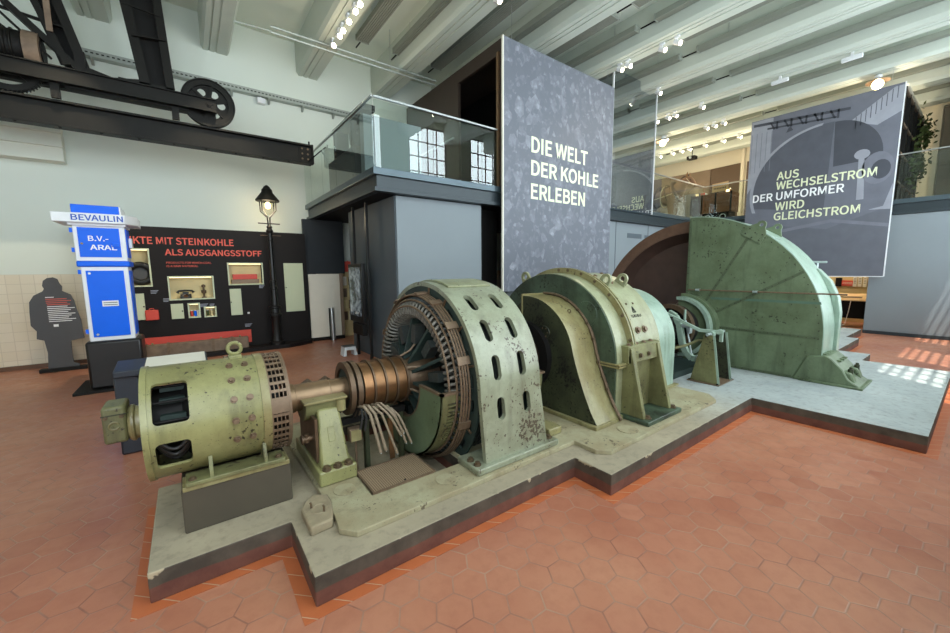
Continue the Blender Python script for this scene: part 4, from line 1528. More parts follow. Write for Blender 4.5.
part('round_boss', MB().lathe([(7.82, 0.03), (7.84, 0.035)], (0, 2.85, 2.35), 'x', 16), M['guard'], gd)
# hub ring
part('hub_ring', MB().arc(7.56, 7.84, 0.52, 0.58, 85, 268, 40, zc=FZ), M['mint'], gd, 'pale hub ring')
part('hub_ring', MB().arc(7.68, 7.84, 0.585, 0.635, 88, 262, 40, zc=FZ), M['guard'], gd)
part('hub_plate', MB().arc(7.63, 7.65, 0.36, 0.53, 85, 268, 40, zc=FZ), M['guard'], gd)
# lugs
for x in (7.815, 8.62):
    th = 122.5
    c_ = Vector((x, *gpt(th)))
    n_ = Vector((0, math.cos(R(th)), math.sin(R(th))))
    t_ = Vector((0, -n_.z, n_.y))
    prof = [c_+t_*0.17-n_*0.17, c_+t_*0.15, c_+t_*0.07+n_*0.09]+[c_+n_*0.10+(t_*math.cos(R(a))+n_*math.sin(R(a)))*0.07 for a in (20, 50, 80, 110, 140, 160)]+[c_-t_*0.07+n_*0.09, c_-t_*0.15, c_-t_*0.17-n_*0.17]
    m = MB().prism(prof, (0.024, 0, 0))
    h = MB().cyl(c_+n_*0.10-Vector((0.05, 0, 0)), c_+n_*0.10+Vector((0.06, 0, 0)), 0.03, 16)
    lg = part('lifting_lug', cut(m, h), M['guard'], gd)
    if x < 8:
        for (a_, d_) in ((0.11, -0.03), (0.0, -0.05), (-0.11, -0.03), (0.12, -0.13), (-0.12, -0.13), (0, -0.14)):
            part('lug_rivet', MB().cyl(c_+t_*a_+n_*d_, c_+t_*a_+n_*d_-Vector((0.012, 0, 0)), 0.012, 8), M['disc_dark'], lg)
part('indicator_rod', MB().cyl((7.76, 3.47, 1.60), (7.76, 1.22, 1.60), 0.013, 10), M['bus'], gd, 'brown horizontal rod')
for y in (3.30, 2.37):
    part('rod_clip', MB().box(7.75, 7.84, y-0.02, y+0.02, 1.58, 1.62).cyl((7.76, y-0.035, 1.60), (7.76, y+0.035, 1.60), 0.022, 10), M['brightsteel'], gd)
part('t_handle', MB().cyl((8.8, 1.80, 1.80), (8.8, 1.80, 2.10), 0.014, 8).cyl((8.8, 1.92, 1.80), (8.8, 1.92, 2.10), 0.014, 8).cyl((8.8, 2.0, 2.105), (8.8, 1.68, 2.095), 0.018, 8), M['brightsteel'], gd, 'steel T-shaped handle')

# ---------- anchor shoe
an = thing('anchor_shoe', 'sloping green anchor shoe on the plinth at the right foot of the flywheel guard', 'anchor block', (8.15, 1.38, 0.2))
prof = [(1.785, 0.2), (1.625, 0.615), (1.38, 0.645), (1.32, 0.60), (1.195, 0.47), (1.12, 0.33), (1.02, 0.26), (0.985, 0.235), (0.985, 0.2)]
part('shoe_body', MB().px(prof, 7.80, 8.50), M['guard'], an, bevel=0.025)
part('shoe_flange', MB().box(7.77, 8.54, 0.95, 1.70, 0.2, 0.235), M['guard'], an, bevel=0.01)
for x in (7.92, 8.38):
    part('shoe_step', MB().px([(1.25, 0.25), (1.25, 0.46), (1.10, 0.42), (1.04, 0.25)], x-0.09, x+0.09), M['guard'], an, bevel=0.02)
    part('shoe_bolt', MB().cyl((x, 1.12, 0.40), (x, 1.12, 0.47), 0.035, 6).cyl((x, 1.12, 0.47), (x, 1.12, 0.50), 0.02, 12), M['disc_dark'], an, 'dark bolt')
for (y, z) in ((1.58, 0.53), (1.58, 0.38), (1.60, 0.26)):
    part('side_bolt', MB().bolt((7.80, y, z), (-1, 0, 0), 0.02, 0.02), M['guard'], an)
for (x, y, z) in ((7.95, 1.45, 0.64), (8.1, 1.45, 0.64), (8.25, 1.45, 0.64), (8.0, 1.28, 0.56), (8.2, 1.28, 0.56), (8.35, 1.28, 0.56)):
    part('shim', MB().box(x-0.05, x+0.05, y-0.04, y+0.04, z-0.01, z+0.015), M['guard'], an)

# ================================================================== BACKGROUND
# ---------- coal poster
cp = thing('coal_poster', 'big grey hanging poster of a coal heap with three lines of cream lettering', 'poster', (8, 6.83, 1.55))
part('board', MB().box(5.955, 10.10, 6.83, 6.86, 1.50, 7.11), M['coal'], cp, smooth=0)
part('frame_edge', MB().box(5.92, 5.955, 6.825, 6.87, 1.50, 7.12), M['offwhite'], cp, 'cream edge strip', smooth=0)
for s, x1, z, in (('DIE WELT', 8.97, 4.81), ('DER KOHLE', 9.47, 4.275), ('ERLEBEN', 8.90, 3.725)):
    place_text('lettering', s, cp, M['textcream'], (6.83, 6.828, z), (1, 0, 0), (0, 0, 1), x1-6.83, 0.365, 0.022)

for x in (6.2, 9.8):
    part('hanging_wire', MB().cyl((x, 6.845, 7.11), (x, 6.845, ZC), 0.005, 6), M['steelrail'], cp)
# ---------- converter poster
vp = thing('converter_poster', 'grey hanging poster of the machine with five lines of lettering, right of the flywheel', 'poster', (16.2, 3.6, 1.74))
part('board', MB().box(16.17, 16.20, 1.84, 5.42, 1.74, 7.04), M['p_base'], vp, smooth=0)
part('frame_edge', MB().box(16.165, 16.205, 1.815, 1.84, 1.73, 7.05).box(16.165, 16.205, 1.84, 5.42, 1.72, 1.74), M['white'], vp, 'white edge strip', smooth=0)


def pr(name, pts, mat, lay=1):
    x = 16.17
    pts = [(min(5.415, max(1.845, y)), z) for y, z in pts]
    return part(name, MB().px(pts, x-0.0012*lay, x), mat, vp, smooth=0)


pr('printed_wall', [(5.42, 7.02), (4.80, 7.02), (4.80, 5.7), (5.42, 4.6)], M['p_light'], 1)
pr('printed_floor', [(5.42, 2.9), (4.6, 3.45), (3.2, 3.2), (1.84, 3.75), (1.84, 1.74), (5.42, 1.74)], M['p_low'], 1)
cyp, czp, rp = 3.35, 4.55, 1.88
pr('printed_guard', [(cyp+rp*math.cos(R(a)), czp+rp*math.sin(R(a))) for a in range(92, 184, 4)]+[(cyp+rp, 3.7)][:0]+[(cyp+0.0, 3.9)][:0], M['p_base'], 1)
pr('printed_guard_half', [(cyp-0.12, 6.42)]+[(cyp+1.02*rp*math.cos(R(a)), czp+rp*math.sin(R(a))) for a in range(90, -20, -5)]+[(cyp-0.05, 3.8)], M['p_dark'], 2)
pr('printed_wheel_half', [(3.22, 6.41)]+[(3.22+1.10*math.cos(R(a)), 5.25+1.16*math.sin(R(a))) for a in range(90, 190, 6)]+[(3.17, 5.08)], M['p_darker'], 3)
pr('printed_guard_rim', [(cyp+rp*1.05*math.cos(R(a)), czp+1.02*rp*math.sin(R(a))) for a in range(86, -24, -5)]+[(cyp+rp*1.0*math.cos(R(a)), czp+0.985*rp*math.sin(R(a))) for a in range(-20, 87, 5)], M['p_light'], 4)
pr('printed_column', [(2.50, 5.35), (2.62, 5.35), (2.58, 4.0), (2.42, 4.0)], M['p_light'], 5)
pr('printed_bearing', [(2.55+0.17*math.cos(R(a)), 5.30+0.14*math.sin(R(a))) for a in range(0, 360, 24)], M['p_light'], 6)
pr('printed_rotor', [(2.20+0.33*math.cos(R(a)), 4.85+0.45*math.sin(R(a))) for a in range(0, 360, 18)], M['p_mid'], 5)
pr('printed_rotor_core', [(2.13+0.2*math.cos(R(a)), 4.80+0.27*math.sin(R(a))) for a in range(0, 360, 18)], M['p_darker'], 6)
pr('printed_stair', [(2.9, 6.30), (2.02, 6.98), (1.84, 6.98), (1.84, 6.30), (2.3, 6.05)], M['p_light'], 2)
for k in range(9):
    y = 2.75-0.1*k
    zt = 6.42+0.076*k*1.0
    pr('printed_baluster', [(y, zt-0.02), (y+0.018, zt-0.02), (y+0.018, zt-0.36), (y, zt-0.36)], M['p_dark'], 3)
pr('printed_truss', [(5.35, 6.93), (5.35, 6.84), (2.9, 6.66), (2.9, 6.74)], M['p_darker'], 3)
pr('printed_truss', [(4.95, 6.72), (4.95, 6.66), (3.2, 6.52), (3.2, 6.57)], M['p_darker'], 3)
for k in range(10):
    y = 4.9-0.19*k
    pr('printed_truss', [(y, 6.88-0.012*k), (y-0.05, 6.88-0.012*k), (y-0.17+(0.12 if k % 2 else 0), 6.62-0.013*k), (y-0.12+(0.12 if k % 2 else 0), 6.62-0.013*k)], M['p_darker'], 3)
for k in range(5):
    pr('printed_window_bar', [(5.38-0.14*k, 6.60), (5.365-0.14*k, 6.60), (5.365-0.14*k, 5.3), (5.38-0.14*k, 5.3)], M['p_mid'], 3)
pr('printed_lug', [(4.42, 6.42), (4.36, 6.58), (4.30, 6.58), (4.24, 6.46)], M['p_darker'], 3)
pr('printed_far_machine', [(2.0, 3.75), (1.86, 4.35), (1.84, 4.35), (1.84, 3.65), (2.3, 3.68)], M['p_light'], 2)
pr('printed_edge', [(5.42, 3.1), (3.1, 3.5), (1.84, 3.25), (1.84, 3.15), (3.1, 3.4), (5.42, 3.0)], M['p_mid'], 2)
for s, y0, y1, z, mt in (('AUS', 4.575, 3.99, 4.93, 'textcream'), ('WECHSELSTROM', 4.575, 2.20, 4.615, 'textcream'),
                         ('DER UMFORMER', 5.215, 2.86, 4.275, 'textwhite'), ('WIRD', 4.56, 3.785, 3.935, 'textcream'), ('GLEICHSTROM', 4.57, 2.47, 3.605, 'textcream')):
    place_text('lettering', s, vp, M[mt], (16.16, y0, z), (0, -1, 0), (0, 0, 1), y0-y1, 0.265, 0.02)

for y in (2.1, 5.1):
    part('hanging_wire', MB().cyl((16.185, y, 7.03), (16.185, y, ZC if False else 7.48), 0.005, 6), M['steelrail'], vp)
# ---------- dark projection box behind the coal poster
pb = thing('projection_box', 'tall dark brown box with an open black doorway on the mezzanine beside the coal poster', 'box room', (7.5, 9.5, ZD))
BR = plain('dark_brown_panel', '#40352e', 0.55)
part('side_wall', MB().px([(7.20, ZD), (7.20, 7.32), (12.0, 7.32), (12.0, ZD), (9.0, ZD), (9.0, 7.0), (7.36, 7.0), (7.36, ZD)], 6.22, 6.30), BR, pb, smooth=0)
part('roof', MB().box(6.30, 9.6, 7.20, 12.0, 7.22, 7.32), BR, pb, smooth=0)
part('front_wall', MB().box(6.30, 9.6, 7.20, 7.28, ZD, 7.22), BR, pb, smooth=0)
part('inner_wall', MB().box(7.6, 7.65, 7.28, 12.0, ZD, 7.22), M['black'], pb, 'black inner wall', smooth=0)
part('door_edge', MB().box(6.18, 6.22, 7.28, 7.36, ZD, 7.05), plain('rubbed_brown_edge', '#7a5f45', 0.5), pb, 'lighter door edge', smooth=0)
part('wall_rail', MB().cyl((6.19, 9.2, 5.65), (6.19, 11.5, 5.60), 0.025, 8), M['steelrail'], pb, 'bright handrail')

# ---------- things behind the left glass
gp = MB().box(3.05, 4.35, 7.75, 7.95, ZD, 5.13)
single('grey_partition', gp, M['slate'], 'low grey partition standing behind the left end of the front glass railing', 'partition', (3.7, 7.85, ZD), smooth=0)
cm_ = thing('exhibit_machine', 'black exhibit block with a round wheel behind the left glass railing return', 'exhibit', (3.6, 9.2, ZD))
part('block', MB().box(3.12, 4.2, 8.5, 10.4, ZD, 4.75), M['charcoal'], cm_, bevel=0.02)
part('wheel', MB().lathe([(3.25, 0.36), (3.25, 0.42), (3.40, 0.42), (3.40, 0.36), (3.36, 0.3), (3.36, 0.06), (3.30, 0.06), (3.30, 0.3)], (0, 8.75, 5.12), 'x', 40, True), M['steelblack'], cm_)
part('upright', MB().box(3.2, 3.5, 9.9, 10.15, 4.75, 5.45), M['black'], cm_)
part('beam', MB().box(3.2, 3.5, 8.2, 10.2, 5.40, 5.52), M['black'], cm_)

# ---------- black exhibit wall with niches
ew = thing('exhibit_wall', 'long black exhibit wall with red lettering and lit showcases along the back left', 'exhibit wall', (0.9, 11.6, 0))
WY = 11.5
NICHES = [(-1.16, -0.66, 1.71, 2.555), (-0.366, 0.508, 1.372, 1.922), (0.833, 1.605, 1.696, 2.244), (-0.037, 0.187, 0.930, 1.271), (0.276, 0.512, 0.924, 1.17)]
wl = MB().box(-1.75, 2.70, WY, WY+0.26, 0.0, 3.06)
cc = MB()
for (x0, x1, z0, z1) in NICHES:
    cc.box(x0+0.015, x1-0.015, WY-0.1, WY+0.22, z0+0.015, z1-0.015)
part('panel', cut(wl, cc), M['blackwall'], ew, smooth=0)
for (x0, x1, z0, z1) in NICHES:
    part('niche_lining', MB().box(x0+0.005, x1-0.005, WY+0.205, WY+0.22, z0+0.005, z1-0.005).box(x0+0.015, x1-0.015, WY+0.02, WY+0.2, z0+0.015, z0+0.022), M['nichewall'], ew, 'cream lit niche', smooth=0)
    part('niche_light', MB().box(x0+0.03, x1-0.03, WY+0.03, WY+0.05, z1-0.03, z1-0.02), M['nichelight'], ew, smooth=0)
    fr_ = MB()
    fr_.box(x0-0.01, x1+0.01, WY-0.012, WY, z0-0.01, z0+0.02).box(x0-0.01, x1+0.01, WY-0.012, WY, z1-0.02, z1+0.01)
    fr_.box(x0-0.01, x0+0.02, WY-0.012, WY, z0+0.02, z1-0.02).box(x1-0.02, x1+0.01, WY-0.012, WY, z0+0.02, z1-0.02)
    part('niche_frame', fr_, M['doorpale'], ew, 'pale niche frame', smooth=0)
for (x0, x1, z0, z1, kx) in ((-0.366, -0.131, 0.924, 1.279, 0.9), (0.829, 1.078, 0.924, 1.594, 0.06), (2.11, 2.595, 0.922, 2.246, 0.06), (-1.05, -0.82, 0.95, 1.55, 0.9)):
    dr = part('cupboard_door', MB().box(x0, x1, WY-0.03, WY, z0, z1), M['doorpale'], ew, 'pale green cupboard door', smooth=0, bevel=0.004)
    part('door_knob', MB().cyl((x0+(x1-x0)*kx, WY-0.03, (z0+z1)/2), (x0+(x1-x0)*kx, WY-0.045, (z0+z1)/2), 0.015, 12), M['black'], dr)
place_text('lettering', 'PRODUKTE MIT STEINKOHLE', ew, M['textred'], (-1.56, WY-0.004, 2.665), (1, 0, 0), (0, 0, 1), 2.56, 0.165, 0.02, 'salmon lettering')
place_text('lettering', 'ALS AUSGANGSSTOFF', ew, M['textred'], (-0.375, WY-0.004, 2.415), (1, 0, 0), (0, 0, 1), 1.985, 0.15, 0.02)
place_text('lettering', 'PRODUCTS FOR WHICH COAL', ew, M['textred'], (-0.365, WY-0.004, 2.225), (1, 0, 0), (0, 0, 1), 0.865, 0.045, 0.01)
place_text('lettering', 'IS A RAW MATERIAL', ew, M['textred'], (-0.365, WY-0.004, 2.145), (1, 0, 0), (0, 0, 1), 0.60, 0.045, 0.01)
for (x0, z0, wd) in ((-0.70, 1.60, 0.14), (-0.49, 1.40, 0.13), (0.20, 1.235, 0.16), (0.39, 1.225, 0.10), (1.50, 1.655, 0.12), (1.11, 0.66, 0.16)):
    b = MB()
    for k in range(3):
        b.box(x0, x0+wd*(1-0.15*k), WY-0.003, WY, z0-0.03*k, z0-0.03*k+0.014)
    cap_ = part('caption', b, plain('pale_caption_lettering', '#9aa0b0', 0.6) if 'pale_caption_lettering' not in bpy.data.materials else bpy.data.materials['pale_caption_lettering'], ew, smooth=0)
    cap_['kind'] = 'stuff'
part('switch_plate', MB().box(1.185, 1.235, WY-0.012, WY, 0.935, 0.98), M['white'], ew, smooth=0)
part('red_recess', MB().box(-1.5, 1.235, WY-0.012, WY, 0.19, 0.52), M['red'], ew, 'red backing panel', smooth=0)
single('exhibit_step', MB().pz([(-1.7, 11.02), (2.05, 11.02), (2.70, 11.30), (2.70, 11.49), (-1.7, 11.49)], 0.0, 0.10), M['blackwall'],
       'low black step along the foot of the black exhibit wall', 'step', (0.5, 11.2, 0), smooth=0, bevel=0.006)
tr_ = thing('wooden_trough', 'long weathered wooden beam lying in front of the red recess of the exhibit wall', 'beam', (0, 11.2, 0.10))
part('beam', MB().box(-1.3, 1.13, 11.16, 11.30, 0.10, 0.39), M['wood'], tr_, bevel=0.015)
for x in (-0.9, -0.5, 0.35, 0.75):
    part('iron_strap', MB().box(x, x+0.06, 11.15, 11.31, 0.10, 0.405), M['bus'], tr_)
for x in (-0.75, 0.55, 0.95):
    part('peg', MB().cyl((x, 11.22, 0.39), (x, 11.22, 0.43), 0.02, 10), M['spoon'], tr_)
cs = thing('red_case', 'small salmon red case with a handle on the black wall, left of the niches', 'case', (-0.71, 11.45, 0.93))
part('case_body', MB().box(-0.833, -0.594, 11.42, 11.498, 0.934, 1.165), M['red'], cs, bevel=0.012)
part('case_handle', MB().tube([(-0.76, 11.46, 1.165), (-0.75, 11.46, 1.195), (-0.68, 11.46, 1.195), (-0.67, 11.46, 1.165)], 0.008, 8), M['red'], cs)
# exhibits in the niches
ph = thing('old_telephone', 'old black telephone with brass dial in the wide lit niche', 'telephone', (-0.06, 11.60, 1.395))
part('phone_base', MB().px([(11.53, 1.395), (11.54, 1.44), (11.58, 1.50), (11.66, 1.50), (11.69, 1.395)], -0.17, 0.05), M['blackgloss'], ph, bevel=0.01)
part('phone_cradle', MB().box(-0.12, 0.0, 11.60, 11.64, 1.50, 1.55), M['blackgloss'], ph)
part('phone_handset', MB().tube([(-0.22, 11.60, 1.53), (-0.19, 11.61, 1.575), (-0.06, 11.62, 1.59), (0.07, 11.61, 1.575), (0.10, 11.60, 1.53)], [0.032, 0.022, 0.018, 0.022, 0.032], 10), M['blackgloss'], ph)
part('phone_dial', MB().cyl((-0.06, 11.545, 1.45), (-0.06, 11.53, 1.445), 0.04, 20), M['copper'], ph, 'brass dial')
dv = thing('dark_ornament', 'small dark turned ornament standing right of the telephone', 'ornament', (0.30, 11.6, 1.395))
part('stem', MB().lathe([(0, 0.05), (0.02, 0.05), (0.03, 0.018), (0.1, 0.02), (0.12, 0.05), (0.18, 0.055), (0.2, 0.02), (0.25, 0.018), (0.27, 0.045), (0.31, 0.04), (0.33, 0.01)], (0.30, 11.6, 1.395), 'z', 20), M['rusty'], dv)
ty = thing('car_tyre', 'dark ribbed car tyre in the tall niche beside the blue pump', 'tyre', (-0.80, 11.60, 1.73))
part('tread', MB().ring((-0.85, 11.61, 2.0), 'y', 0.20, 0.07, 40, 12), M['rubber'], ty)
part('wheel_disc', MB().cyl((-0.85, 11.60, 2.0), (-0.85, 11.64, 2.0), 0.14, 24), M['charcoal'], ty)
sm = thing('red_model', 'long salmon model block on a pale base in the right-hand niche', 'model', (1.2, 11.6, 1.72))
part('block', MB().box(0.93, 1.48, 11.56, 11.66, 1.83, 1.96), M['red'], sm, bevel=0.006)
part('base', MB().box(0.90, 1.52, 11.55, 11.67, 1.72, 1.83), M['mural2'], sm, bevel=0.006)
for (x, z, c_, n_) in ((0.02, 0.955, 'red', 'red tin in the small square niche, at its left'), (0.09, 0.955, 'blue', 'blue tin in the small square niche, in its middle'),
                       (0.15, 0.955, 'offwhite', 'pale tin in the small square niche, at its right'), (0.34, 0.95, 'leaf', 'green packet in the rightmost small niche, left half'), (0.42, 0.95, 'nichewall', 'yellow packet in the rightmost small niche, right half')):
    tn = thing('tin', n_, 'tin', (x, 11.58, z))
    part('can', MB().cyl((x, 11.58, z), (x, 11.58, z+0.13), 0.028, 16), M[c_], tn)
    part('lid', MB().cyl((x, 11.58, z+0.13), (x, 11.58, z+0.14), 0.03, 16), M['white'], tn)

# ---------- silhouette figure
sg = thing('silhouette_figure', 'flat charcoal silhouette of a stout man in a coat standing left of the blue pump', 'silhouette', (-2.2, 11.4, 0))
half = [(-2.43, 0.07), (-2.405, 0.40), (-2.43, 0.66), (-2.53, 0.70), (-2.515, 0.86), (-2.585, 0.98), (-2.575, 1.25), (-2.56, 1.45), (-2.49, 1.58), (-2.36, 1.66), (-2.335, 1.71),
        (-2.355, 1.77), (-2.335, 1.87), (-2.275, 1.925), (-2.19, 1.94), (-2.13, 1.905), (-2.11, 1.82), (-2.08, 1.76), (-2.085, 1.69), (-2.09, 1.66), (-1.97, 1.58), (-1.93, 1.45), (-1.90, 1.22), (-1.865, 1.05),
        (-1.85, 0.66), (-2.05, 0.62), (-2.06, 0.30), (-2.055, 0.16), (-1.97, 0.11), (-1.97, 0.07)]
part('cutout', MB().py(half, 11.40, 11.425), M['charcoal'], sg, smooth=0)
part('foot', MB().box(-2.55, -1.85, 11.33, 11.48, 0.0, 0.075), M['black'], sg, 'black foot block', bevel=0.006)
for k in range(14):
    wd = (0.40, 0.34, 0.30)[k % 3] if k > 3 else (0.12, 0.30, 0.36, 0.30)[k]
    z = 1.53-0.038*k
    part('text_line', MB().box(-2.335+0.01*(k > 3), -2.335+wd, 11.396, 11.40, z, z+0.013), M['textred'] if 1 <= k <= 4 else M['textwhite'], sg, smooth=0)
part('text_patch', MB().box(-2.27, -2.20, 11.396, 11.40, 0.93, 0.98), M['textwhite'], sg, smooth=0)

# ---------- fuel pump
fp = thing('fuel_pump', 'tall blue and white antique fuel pump with sign canopy on a black pedestal', 'fuel pump', (-1.11, 9.28, 0))
PY0, PY1 = 9.0, 9.55
part('floor_plate', MB().box(-1.66, -0.66, 8.82, 9.85, 0, 0.045), M['black'], fp, 'black floor plate', bevel=0.006)
part('pedestal', MB().box(-1.46, -0.74, 8.93, 9.62, 0.045, 0.86), M['blackgloss'], fp, 'black pedestal', bevel=0.04)
part('lower_cabinet', MB().box(-1.40, -0.815, PY0, PY1, 0.86, 2.12), M['white'], fp, bevel=0.01)
ld = part('lower_door', MB().box(-1.345, -0.875, PY0-0.012, PY0, 0.93, 2.055), M['blue'], fp, 'blue lower door', bevel=0.004)
part('name_plate', MB().box(-1.19, -0.985, PY0-0.018, PY0-0.012, 1.45, 1.545), M['white'], ld)
for k in range(2):
    part('plate_line', MB().box(-1.175, -1.0+0.0*k, PY0-0.019, PY0-0.018, 1.47+0.035*k, 1.482+0.035*k), M['charcoal'], ld, smooth=0)
for (x, z) in ((-1.30, 2.01), (-1.29, 0.975)):
    part('lock', MB().cyl((x, PY0-0.012, z), (x, PY0-0.03, z), 0.018, 14), M['brightsteel'], ld)
part('side_door', MB().box(-0.815, -0.803, PY0+0.06, PY1-0.06, 0.93, 2.055), M['blue'], fp, 'blue side door', bevel=0.003)
part('waist', MB().prism([(-1.44, PY0-0.03, 2.215), (-0.78, PY0-0.03, 2.215), (-0.78, PY1+0.03, 2.215), (-1.44, PY1+0.03, 2.215)], (0, 0, -0.095)), M['blue'], fp, 'blue waist band', bevel=0.02)
part('upper_cabinet', MB().box(-1.44, -0.805, PY0, PY1, 2.215, 2.80), M['white'], fp, bevel=0.01)
ud = part('upper_door', MB().box(-1.385, -0.875, PY0-0.012, PY0, 2.28, 2.765), M['blue'], fp, 'blue upper door', bevel=0.004)
part('handle_block', MB().box(-0.98, -0.885, PY0-0.05, PY0-0.012, 2.45, 2.52), M['blue'], ud, bevel=0.006)
part('lock', MB().cyl((-1.345, PY0-0.012, 2.50), (-1.345, PY0-0.03, 2.50), 0.016, 14), M['spoon'], ud)
part('side_door', MB().box(-0.805, -0.793, PY0+0.06, PY1-0.06, 2.28, 2.765), M['blue'], fp, 'blue side door')
part('hose_holder', MB().box(-0.79, -0.74, PY0+0.2, PY0+0.32, 2.45, 2.62), M['white'], fp, bevel=0.01)
for z in (2.36, 2.68):
    part('hinge', MB().box(-1.475, -1.44, PY0-0.01, PY0+0.06, z, z+0.07), M['blue'], fp)
for z in (1.0, 2.0):
    part('hinge', MB().box(-1.435, -1.40, PY0-0.01, PY0+0.06, z, z+0.07), M['blue'], fp)
cn = [(-1.64, 2.835), (-1.64, 2.985), (-0.86, 2.985), (-0.64, 2.975), (-0.62, 2.84), (-0.75, 2.80), (-1.50, 2.80)]
part('canopy', MB().pz([(-1.64, PY0-0.14), (-0.78, PY0-0.14), (-0.63, PY0+0.10), (-0.63, PY1+0.1), (-1.64, PY1+0.1)], 2.83, 2.985), M['white'], fp, 'white sign canopy', bevel=0.012)
part('canopy_soffit', MB().box(-1.48, -0.78, PY0-0.06, PY1+0.04, 2.795, 2.835), M['white'], fp)
part('top_box', MB().box(-1.42, -0.84, PY0-0.06, PY1, 2.985, 3.125), M['blue'], fp, 'blue top box', bevel=0.008)
part('top_lid', MB().box(-0.84, -0.82, PY0-0.06, PY1, 2.985, 3.12), M['white'], fp)
place_text('sign_lettering', 'BEVAULIN', fp, M['textblue'], (-1.415, PY0-0.144, 2.862), (1, 0, 0), (0, 0, 1), 0.62, 0.095, 0.02, 'blue lettering')
place_text('door_lettering', 'B.V.-', fp, M['textwhite'], (-1.265, PY0-0.016, 2.545), (1, 0, 0), (0, 0, 1), 0.245, 0.085, 0.012, 'white lettering')
place_text('door_lettering', 'ARAL', fp, M['textwhite'], (-1.255, PY0-0.016, 2.40), (1, 0, 0), (0, 0, 1), 0.33, 0.085, 0.02, 'white lettering')

# ---------- lectern behind the small motor
lc = thing('info_lectern', 'dark blue low lectern standing behind the small olive motor', 'lectern', (-0.35, 5.7, 0))
part('desk', MB().px([(5.50, 0.885), (5.50, 0.955), (5.95, 1.00), (5.95, 0.90)], -0.72, 0.12), M['lectern'], lc, bevel=0.008)
part('desk_panel', MB().px([(5.53, 0.962), (5.53, 0.966), (5.93, 1.006), (5.93, 1.002)], -0.46, 0.10), M['offwhite'], lc, 'white text panel', smooth=0)
part('leg', MB().box(-0.73, -0.52, 5.56, 5.86, 0.0, 0.89), M['lectern'], lc, bevel=0.02)
part('leg', MB().box(-0.02, 0.10, 5.56, 5.86, 0.0, 0.89), M['lectern'], lc, bevel=0.02)

# ---------- street lamp
sl_ = thing('street_lamp', 'black cast-iron street lamp with glowing lantern in front of the black exhibit wall', 'street lamp', (1.79, 11.2, 0.10))
LX, LY = 1.79, 11.2
part('base', MB().lathe([(0.10, 0.17), (0.18, 0.17), (0.20, 0.13), (0.35, 0.115), (0.75, 0.105), (0.80, 0.12), (0.86, 0.125), (0.88, 0.15), (0.92, 0.15), (0.94, 0.115), (1.06, 0.11), (1.08, 0.15), (1.12, 0.15), (1.14, 0.10)], (LX, LY, 0), 'z', 24), M['blackgloss'], sl_)
part('column', MB().lathe([(1.14, 0.085), (1.55, 0.068), (1.57, 0.085), (1.62, 0.085), (1.64, 0.066), (1.72, 0.066), (1.74, 0.085), (1.78, 0.085), (1.80, 0.06), (2.80, 0.042), (2.82, 0.06), (2.90, 0.06), (2.92, 0.045), (3.0, 0.045), (3.02, 0.075), (3.06, 0.085), (3.12, 0.05), (3.16, 0.07), (3.2, 0.04)], (LX, LY, 0), 'z', 24), M['blackgloss'], sl_)
part('ladder_bar', MB().cyl((LX-0.25, LY, 3.245), (LX+0.25, LY, 3.245), 0.014, 10), M['blackgloss'], sl_)
part('lower_bar', MB().cyl((LX-0.22, LY, 2.945), (LX+0.26, LY, 2.945), 0.006, 8), M['bus'], sl_)
for k in range(4):
    t = k*PI/2+PI/4
    cx_, sy_ = math.cos(t), math.sin(t)
    part('cage_arm', MB().tube([(LX+0.03*cx_, LY+0.03*sy_, 3.2), (LX+0.04*cx_, LY+0.04*sy_, 3.40), (LX+0.22*cx_, LY+0.22*sy_, 3.56), (LX+0.23*cx_, LY+0.23*sy_, 3.84)], 0.014, 8), M['blackgloss'], sl_)
part('hood', MB().lathe([(3.80, 0.27), (3.83, 0.275), (4.02, 0.13), (4.09, 0.12), (4.12, 0.09), (4.16, 0.07), (4.20, 0.02)], (LX, LY, 0), 'z', 28), M['steelblack'], sl_, 'grey lantern hood')
part('lamp_glass', MB().lathe([(3.46, 0.06), (3.55, 0.12), (3.7, 0.16), (3.80, 0.17)], (LX, LY, 0), 'z', 24), M['lampglass'], sl_)
part('bulb', MB().ball((LX, LY, 3.70), 0.07, (1, 1, 1.2), 14), M['bulb'], sl_, 'glowing bulb')
pl_d = bpy.data.lights.new('lantern_light', 'POINT')
pl_d.energy = 25
pl_d.color = (1, 0.8, 0.55)
pl_d.shadow_soft_size = 0.1
pl_o = bpy.data.objects.new('lantern_light', pl_d)
COL.objects.link(pl_o)
pl_o.location = (LX, LY, 3.55)

# ---------- back nook: partition, door, screen, posts, stool
pt = thing('white_partition', 'white freestanding partition board right of the black exhibit wall', 'partition', (3.1, 11.6, 0))
part('board', MB().box(2.755, 3.62, 11.59, 11.65, 0.10, 1.94), M['offwhite'], pt, smooth=0)
part('wood_end', MB().box(3.62, 3.72, 11.57, 11.65, 0.10, 1.94), M['mural2'], pt, 'wooden end post', smooth=0)
part('foot', MB().box(2.80, 3.70, 11.57, 11.7, 0, 0.10), M['steelblack'], pt)
sr = thing('steel_roll', 'grey metal roll leaning against the white partition', 'roll', (3.32, 11.48, 0.0))
part('tube', MB().cyl((3.33, 11.45, 0.0), (3.33, 11.515, 0.95), 0.06, 16), M['steelrail'], sr)
part('dark_edge', MB().box(3.24, 3.265, 11.47, 11.50, 0, 0.95), M['black'], sr)
yp = thing('yellow_display', 'yellow display panel of small pictures seen past the white partition', 'display', (4.1, 11.95, 0.0))
part('board', MB().box(3.74, 4.6, 11.95, 11.98, 0.0, 2.0), M['yellowroom'], yp, smooth=0)
for k in range(12):
    x, z = 3.80+0.2*(k % 3), 0.5+0.36*(k//3)
    part('picture', MB().box(x, x+0.15, 11.943, 11.95, z, z+0.27), M[['mural', 'offwhite', 'wood', 'nichewall'][k % 4]], yp, smooth=0)
